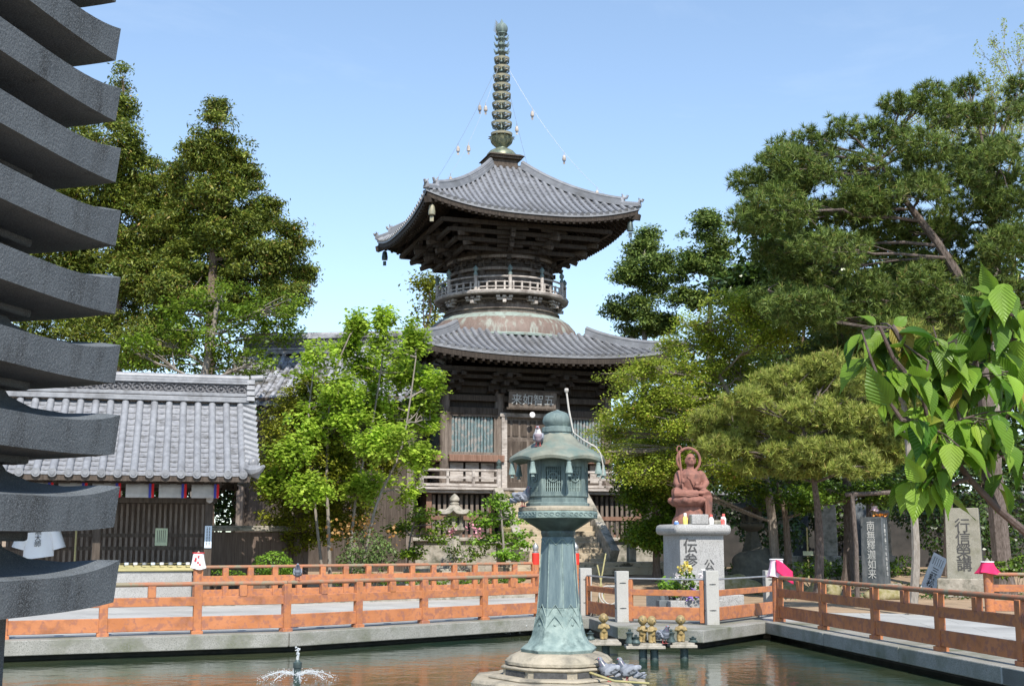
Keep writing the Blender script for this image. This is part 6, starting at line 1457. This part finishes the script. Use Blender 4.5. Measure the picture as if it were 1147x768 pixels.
# bare trunks in the right garden: their crowns merge with the canopy above
for px, py0, Y, r, lab in ((948, 640, 42, .19, 'dark straight pine trunk left of the black stele'), (972, 636, 43, .15, 'thin dark trunk just behind the black stele'), (1060, 640, 44, .2, 'dark trunk behind the leaning sign')):
    tree('pine', lab, 'tree', [G(px, Y), at(px + 2, 560, Y), at(px - 4, 480, Y), at(px, 400, Y)], BL(Y, [(px - 20, 400, 40, 22), (px + 25, 420, 40, 22), (px, 450, 46, 20), (px - 5, 370, 36, 20), (px + 10, 490, 50, 18)]), 'lf_pine', 'bark_pine', clusters=420, per=3, csize=.45, style='pine', needle=(.26, .013), flat=.6, hole=-.4, tr=(r, .06), twigs=4, group='pines of the right garden')
pb = onground(1022, 690)
tree('pine', 'slender grey trunk rising between the black stele and the leaning sign', 'tree', [Vector((pb.x, pb.y, -.02)), at(1026, 620, pb.y + .1), at(1021, 540, pb.y + .3), at(1012, 450, pb.y + .5), at(1000, 380, pb.y + .6)], BL(28, [(1000, 400, 30, 18), (1035, 420, 26, 18), (975, 425, 26, 14), (1020, 380, 26, 16), (1050, 450, 26, 14)], .6), 'lf_pine2', 'bark_grey', clusters=330, per=3, csize=.32, style='pine', needle=(.2, .008), flat=.6, hole=-.4, tr=(.11, .05), twigs=5)
c = at(1003, 650, 31); t = thing('support_pole', 'thin brown support pole left of the black stele', 'pole', (at(959, 640, 34).x, 34, 0)); q = MB(); q.tube([(0, 0, 0), (.03, 0, 1.5), (-.02, 0, 2.9)], [.07, .06, .055], 8); q.tube([(-.2, 0, 2.85), (1.9, .1, 2.95)], .06, 8); q.build('pole', 'bark_pine', t)
# ginkgo with tiny new leaves behind the big pine
def ginkgo():
    base = G(1112, 52); t = thing('ginkgo', 'sparse ginkgo with tiny pale new leaves rising above the big pine', 'tree', base); mb = MB(); tips = []
    def grow(p, d, L, r, dep):
        q = p + d * L; mid = p.lerp(q, .5) + Vector((random.uniform(-1, 1), random.uniform(-1, 1), .3)) * L * .05
        mb.tube([p, mid, q], [r, r * .8, r * .6], 5, False)
        for k in range(3 if dep < 3 else 5): tips.append(p.lerp(q, random.uniform(.3, 1)))
        if dep == 0: return
        for k in range(3 if dep > 1 else 3):
            a = random.uniform(0, 6.28); s = random.uniform(.3, .55); dd = (d + Vector((math.cos(a) * s, math.sin(a) * s, random.uniform(.0, .25)))).normalized(); grow(p.lerp(q, random.uniform(.55, 1)), dd, L * random.uniform(.6, .82), r * .55, dep - 1)
    tops = at(1112, 190, 52) - base
    mb.tube([Vector((0, 0, 0)), tops * .5 + Vector((.1, 0, 0)), tops], [.3, .22, .14], 8)
    for a in range(5): grow(tops * (1 - a * .05), Vector((math.cos(a * 1.25) * .45 - .12, math.sin(a * 1.25) * .4, 1)).normalized(), 2.7, .07, 4)
    mb.build('trunk', 'bark_grey', t); C = np.array([tuple(q) for q in tips]); C = np.repeat(C, 6, 0) + RS.normal(size=(len(C) * 6, 3)) * .09
    np_mesh('crown', leaf_quads(C, .085, .8, .4), 4, 'lf_ginkgo', t)
ginkgo()
# potted flowers before the pedestal
c = at(762, 668, 27.0); t0_ = (c.x, 27.0, 0.0)
bush('flower_pot_plant', 'leafy green potted plant left in front of the pedestal', 'plant', (at(752, 668, 27.2).x, 27.2, .3), [B(748, 655, 12, 9, 27.2), B(758, 660, 12, 8, 27.2)], 'lf_fresh', 420, .09)
bush('flower_bouquet', 'bouquet of yellow, white and purple flowers before the pedestal', 'flowers', (c.x, 27.0, .3), [B(768, 650, 10, 16, 27), B(780, 660, 10, 10, 27)], 'lf_shrub', 380, .08, flowers=[('petal_yellow', [at(768, 632, 26.9), at(772, 637, 26.9), at(763, 638, 27)], .085), ('petal_white', [at(759, 645, 26.9), at(786, 643, 26.9)], .08), ('petal_purple', [at(776, 662, 26.8), at(784, 666, 26.8), at(772, 668, 26.8)], .07)])
for px, Y, m, lab in ((742, 27.2, 'bucket', 'grey vase left of the flowers before the pedestal'), (768, 27.0, 'granite', 'square granite vase block holding the bouquet'), (803, 27.3, 'granite', 'small granite block right of the bouquet')):
    t = thing('flower_vase', lab, 'vase', (at(px, 668, Y).x, Y, 0.0), .2, 'vases before the pedestal'); q = MB(); w_ = .22 if px != 768 else .75
    q.box((0, 0, .19), (w_, .25, .38)); q.build('block', m, t, bevel=.015); q = MB(); q.lathe([(.06, .38), (.07, .46), (.05, .5)], 12); q.build('rim', m, t)
for i, (px, Y, lab) in enumerate(((905, 39.5, 'small leafy shrub in the shade behind the pink bib'), (1135, 31, 'small dark shrub behind the short right railing'), (940, 44, 'low grassy shrub left of the black stele'), (1003, 44, 'low grassy shrub between black stele and grey trunk'), (845, 42, 'leafy sapling in front of the shaded stone lantern'))):
    bush('garden_shrub', lab, 'shrub', G(px, Y), BL(Y, [(px - 12, 638, 16, 10), (px + 10, 634, 16, 12)], .3), 'lf_shrub', 800, .10, group='shrubs of the right garden')
gc = np.column_stack([RS.uniform(5.5, 16, 5200), RS.uniform(36, 47, 5200), np.zeros(5200)]); gc[:, 2] = [ground_h(0, y) + abs(random.gauss(0, .05)) for y in gc[:, 1]]; gc = gc[[fnoise(p, .5, 3) > -.05 for p in gc]]
o = np_mesh('ground_cover', leaf_quads(gc, .13, .4, .2), 4, 'lf_dark', None); o["kind"] = "stuff"

# ================================================================ CHERRY TREE BESIDE THE CAMERA
def cherry_leaf_mat():
    m = leaf_mat('cherry leaf', (.04, .12, .010), (.23, .385, .04), (.30, .22, .05), trans=.42, rough=.42, spec=.4, nscale=4.0); N = m.node_tree.nodes; L = m.node_tree.links
    uv = N.new("ShaderNodeUVMap"); sp_ = N.new("ShaderNodeSeparateXYZ"); L.new(uv.outputs[0], sp_.inputs[0])
    ab = N.new("ShaderNodeMath"); ab.operation = 'ABSOLUTE'; L.new(sp_.outputs[0], ab.inputs[0])
    m1 = N.new("ShaderNodeMath"); m1.operation = 'MULTIPLY'; m1.inputs[1].default_value = -.42; L.new(ab.outputs[0], m1.inputs[0])
    ad = N.new("ShaderNodeMath"); L.new(m1.outputs[0], ad.inputs[0]); L.new(sp_.outputs[1], ad.inputs[1])
    sn = N.new("ShaderNodeMath"); sn.operation = 'MULTIPLY'; sn.inputs[1].default_value = 62; L.new(ad.outputs[0], sn.inputs[0])
    s2 = N.new("ShaderNodeMath"); s2.operation = 'SINE'; L.new(sn.outputs[0], s2.inputs[0])
    bp = N.new("ShaderNodeBump"); bp.inputs["Strength"].default_value = .36; bp.inputs["Distance"].default_value = .003; L.new(s2.outputs[0], bp.inputs["Height"])
    L.new(bp.outputs[0], N["Principled BSDF"].inputs["Normal"])
    mr = N.new("ShaderNodeMapRange"); mr.inputs[1].default_value = .55; mr.inputs[2].default_value = 1.0; mr.inputs[3].default_value = 1; mr.inputs[4].default_value = 1.13; L.new(s2.outputs[0], mr.inputs[0])
    hv = [n for n in N if n.type == 'HUE_SAT'][0]; h2 = N.new("ShaderNodeHueSaturation"); L.new(hv.outputs[0], h2.inputs["Color"]); L.new(mr.outputs[0], h2.inputs["Value"])
    L.new(h2.outputs[0], N["Principled BSDF"].inputs["Base Color"]); L.new(h2.outputs[0], [n for n in N if n.type == 'BSDF_TRANSLUCENT'][0].inputs[0])
    return m
M['lf_cherry'] = cherry_leaf_mat()
def cherry():
    base = Vector((2.15, 3.3, -.03)); t = thing('cherry_tree', 'cherry tree at the right edge, its leafy branch reaching into the foreground', 'tree', base)
    mb = MB(); D = 3.05
    A = lambda px, py, Y=D: at(px, py, Y) - base
    mb.tube([(0, 0, -.1), (.02, 0, .35), (-.03, .0, .75), (.05, .02, 1.3), (.02, .1, 2.0), (.15, .15, 2.9), (.1, .1, 3.8)], [.15, .12, .11, .10, .085, .07, .05], 10)
    main = [Vector((-.02, 0, .9)), A(1250, 650, 3.2), A(1160, 605, 3.1), A(1118, 570), A(1085, 535), A(1060, 500), A(1040, 475, 2.98), A(1033, 440, 2.95), A(1040, 405, 2.95), A(1012, 385, 2.95)]
    mb.tube(main, [.032, .020, .011, .009, .008, .007, .006, .004, .003, .002], 8)
    tw = [[A(1118, 570), A(1100, 530, 3.1), A(1095, 490, 3.1), A(1088, 470, 3.1)], [Vector((.0, 0, 1.35)), A(1230, 600, 3.25), A(1147, 532, 3.2), A(1110, 500, 3.15), A(1090, 480, 3.15), A(1075, 440, 3.15)],
          [A(1060, 500), A(1075, 470, 3.0), A(1065, 420, 3.0), A(1050, 390, 3.0)], [A(1040, 475, 2.98), A(1010, 470, 2.9), A(990, 440, 2.9), A(975, 400, 2.9), A(965, 370, 2.9)],
          [A(1075, 440, 3.15), A(1095, 400, 3.1), A(1105, 350, 3.05), A(1118, 320, 3.05)], [A(1110, 500, 3.15), A(1130, 460, 3.1), A(1147, 430, 3.1), A(1165, 410, 3.1)],
          [A(1033, 440, 2.95), A(1000, 400, 2.9), A(985, 365, 2.88)], [A(1085, 535), A(1060, 545, 3.0), A(1040, 540, 3.0)], [A(1012, 385, 2.95), A(1000, 365, 2.95)], [A(1147, 532, 3.2), A(1165, 560, 3.1)]]
    for q in tw: mb.tube(q, [.0065, .005, .004, .003, .0022, .0016][:len(q)] if len(q[0]) else .005, 6)
    for k in range(7):
        a = k * .9 + .4; p = Vector((.08, .1, 2.3 + .2 * k)); e = p + Vector((abs(math.cos(a)) * 1.0 + .1, math.sin(a) * 1.3, .7)); mb.tube([p, p.lerp(e, .5) + Vector((0, 0, .12)), e], [.035, .02, .008], 6)
    vs, fs, uvs = [], [], []
    cols = (0, .5, 1); rowsn = 8
    W = [0, .32, .47, .50, .45, .34, .19, .06, 0]
    def leaf(p, d, n, L, curl):
        d = d.normalized(); s = d.cross(n).normalized(); n = s.cross(d).normalized(); o = len(vs); wdt = L * .54
        for i in range(rowsn + 1):
            v = i / rowsn
            for j in range(5):
                u = (j - 2) / 2; ser = 1 + (.05 if (i % 2) else -.03) * (abs(u) > .9)
                c = p + d * (L * v * (1 - .10 * curl * v)) - n * (curl * L * .32 * v * v) + s * (u * W[i] * wdt * ser) + n * (abs(u) ** 1.1 * W[i] * wdt * .42) + n * (.012 * L * math.sin(9 * v + 3 * u))
                vs.append(tuple(c)); uvs.append((u * W[i] * 2, v))
        for i in range(rowsn):
            for j in range(4): a = o + i * 5 + j; fs.append((a, a + 1, a + 6, a + 5))
    spots = [(1000, 365, 2), (985, 362, 3), (966, 368, 3), (1012, 386, 4), (975, 400, 3), (990, 430, 3), (1035, 440, 4), (1040, 405, 4), (1050, 390, 3), (1065, 420, 4), (1010, 468, 3), (1118, 322, 5), (1105, 350, 5), (1095, 400, 4), (1128, 345, 4), (1147, 430, 4), (1130, 460, 3), (1160, 410, 3), (1075, 440, 3), (1060, 470, 3), (1090, 480, 3), (1030, 535, 4), (1045, 540, 2), (1025, 500, 3), (1020, 420, 3), (1000, 450, 2), (1115, 505, 2), (1165, 500, 3), (1155, 340, 3), (1020, 530, 2), (1052, 515, 3), (968, 385, 2), (1072, 380, 3), (1120, 400, 3), (1085, 425, 3), (1050, 450, 3), (1105, 470, 3), (1020, 395, 3), (1135, 490, 3), (1000, 415, 3), (1090, 365, 3), (1045, 365, 2), (1150, 360, 3), (1075, 500, 2), (1125, 530, 2), (1035, 470, 3), (1140, 380, 3), (1100, 440, 2)]
    st = mb
    twp = [p for q in [main[3:]] + tw for p in [a_.lerp(b_2, s_ / 6) for a_, b_2 in zip(q, q[1:]) for s_ in range(6)]]
    for px, py, k in spots:
        cpt = A(px, py, random.uniform(2.9, 3.1)); near = min(twp, key=lambda p: (p - cpt).length); cpt = near.lerp(cpt, min(1, .13 / max((near - cpt).length, 1e-4)))
        st.tube([near, near.lerp(cpt, .5) + Vector((0, 0, .006)), cpt], [.0028, .0022, .0016], 5)
        for j in range(round(k * 2.1)):
            p = None
            a = random.uniform(0, 2 * math.pi); d = Vector((math.cos(a) * .62 - .05, math.sin(a) * .5 - .1, random.uniform(-1.35, -.35)))
            n = Vector((math.cos(a) * .8 + random.uniform(-.4, .4), math.sin(a) * .6 - .45, random.uniform(.25, .9)))
            if random.random() < .13: d.z = random.uniform(.0, .8)
            p = near.lerp(cpt, random.uniform(.35, 1)) + Vector((d.x * .02 + random.uniform(-.012, .012), d.y * .03 + random.uniform(-.03, .03), random.uniform(-.022, .006)))
            L = random.choice((random.uniform(.045, .07), random.uniform(.07, .10), random.uniform(.085, .125)))
            st.tube([near.lerp(cpt, random.uniform(.3, 1)), p], .0011, 4); leaf(p, d, n, L, random.uniform(.1, 1.1))
    for k in range(420):                                    # the rest of the crown, outside the picture to the right and above
        a = random.uniform(0, 6.28); p = Vector((.95 + random.uniform(-.75, 1.1), random.uniform(-1.6, 1.6), 2.5 + random.uniform(0, 1.7)))
        q = p + base
        rel = q - Vector((0, 0, EYE)); fw = rel.y * CT + rel.z * ST
        if fw > .1 and abs(rel.x / fw) < .50 and rel.y > 0 and (rel.z * CT - rel.y * ST) / fw < .36: continue
        leaf(p, Vector((math.cos(a), math.sin(a), -.7)), Vector((random.uniform(-.4, .4), random.uniform(-.4, .4), 1)), random.uniform(.07, .12), .6)
    me = bpy.data.meshes.new('foliage'); me.from_pydata(vs, [], fs); me.update(); uvl = me.uv_layers.new(name='UVMap')
    li = np.empty(len(me.loops), dtype=np.int32); me.loops.foreach_get("vertex_index", li); uvl.data.foreach_set("uv", np.array(uvs, dtype=np.float32)[li].ravel())
    link_mesh('foliage', me, 'lf_cherry', t, True, angle=180); mb.build('trunk', 'bark_cherry', t)
cherry()
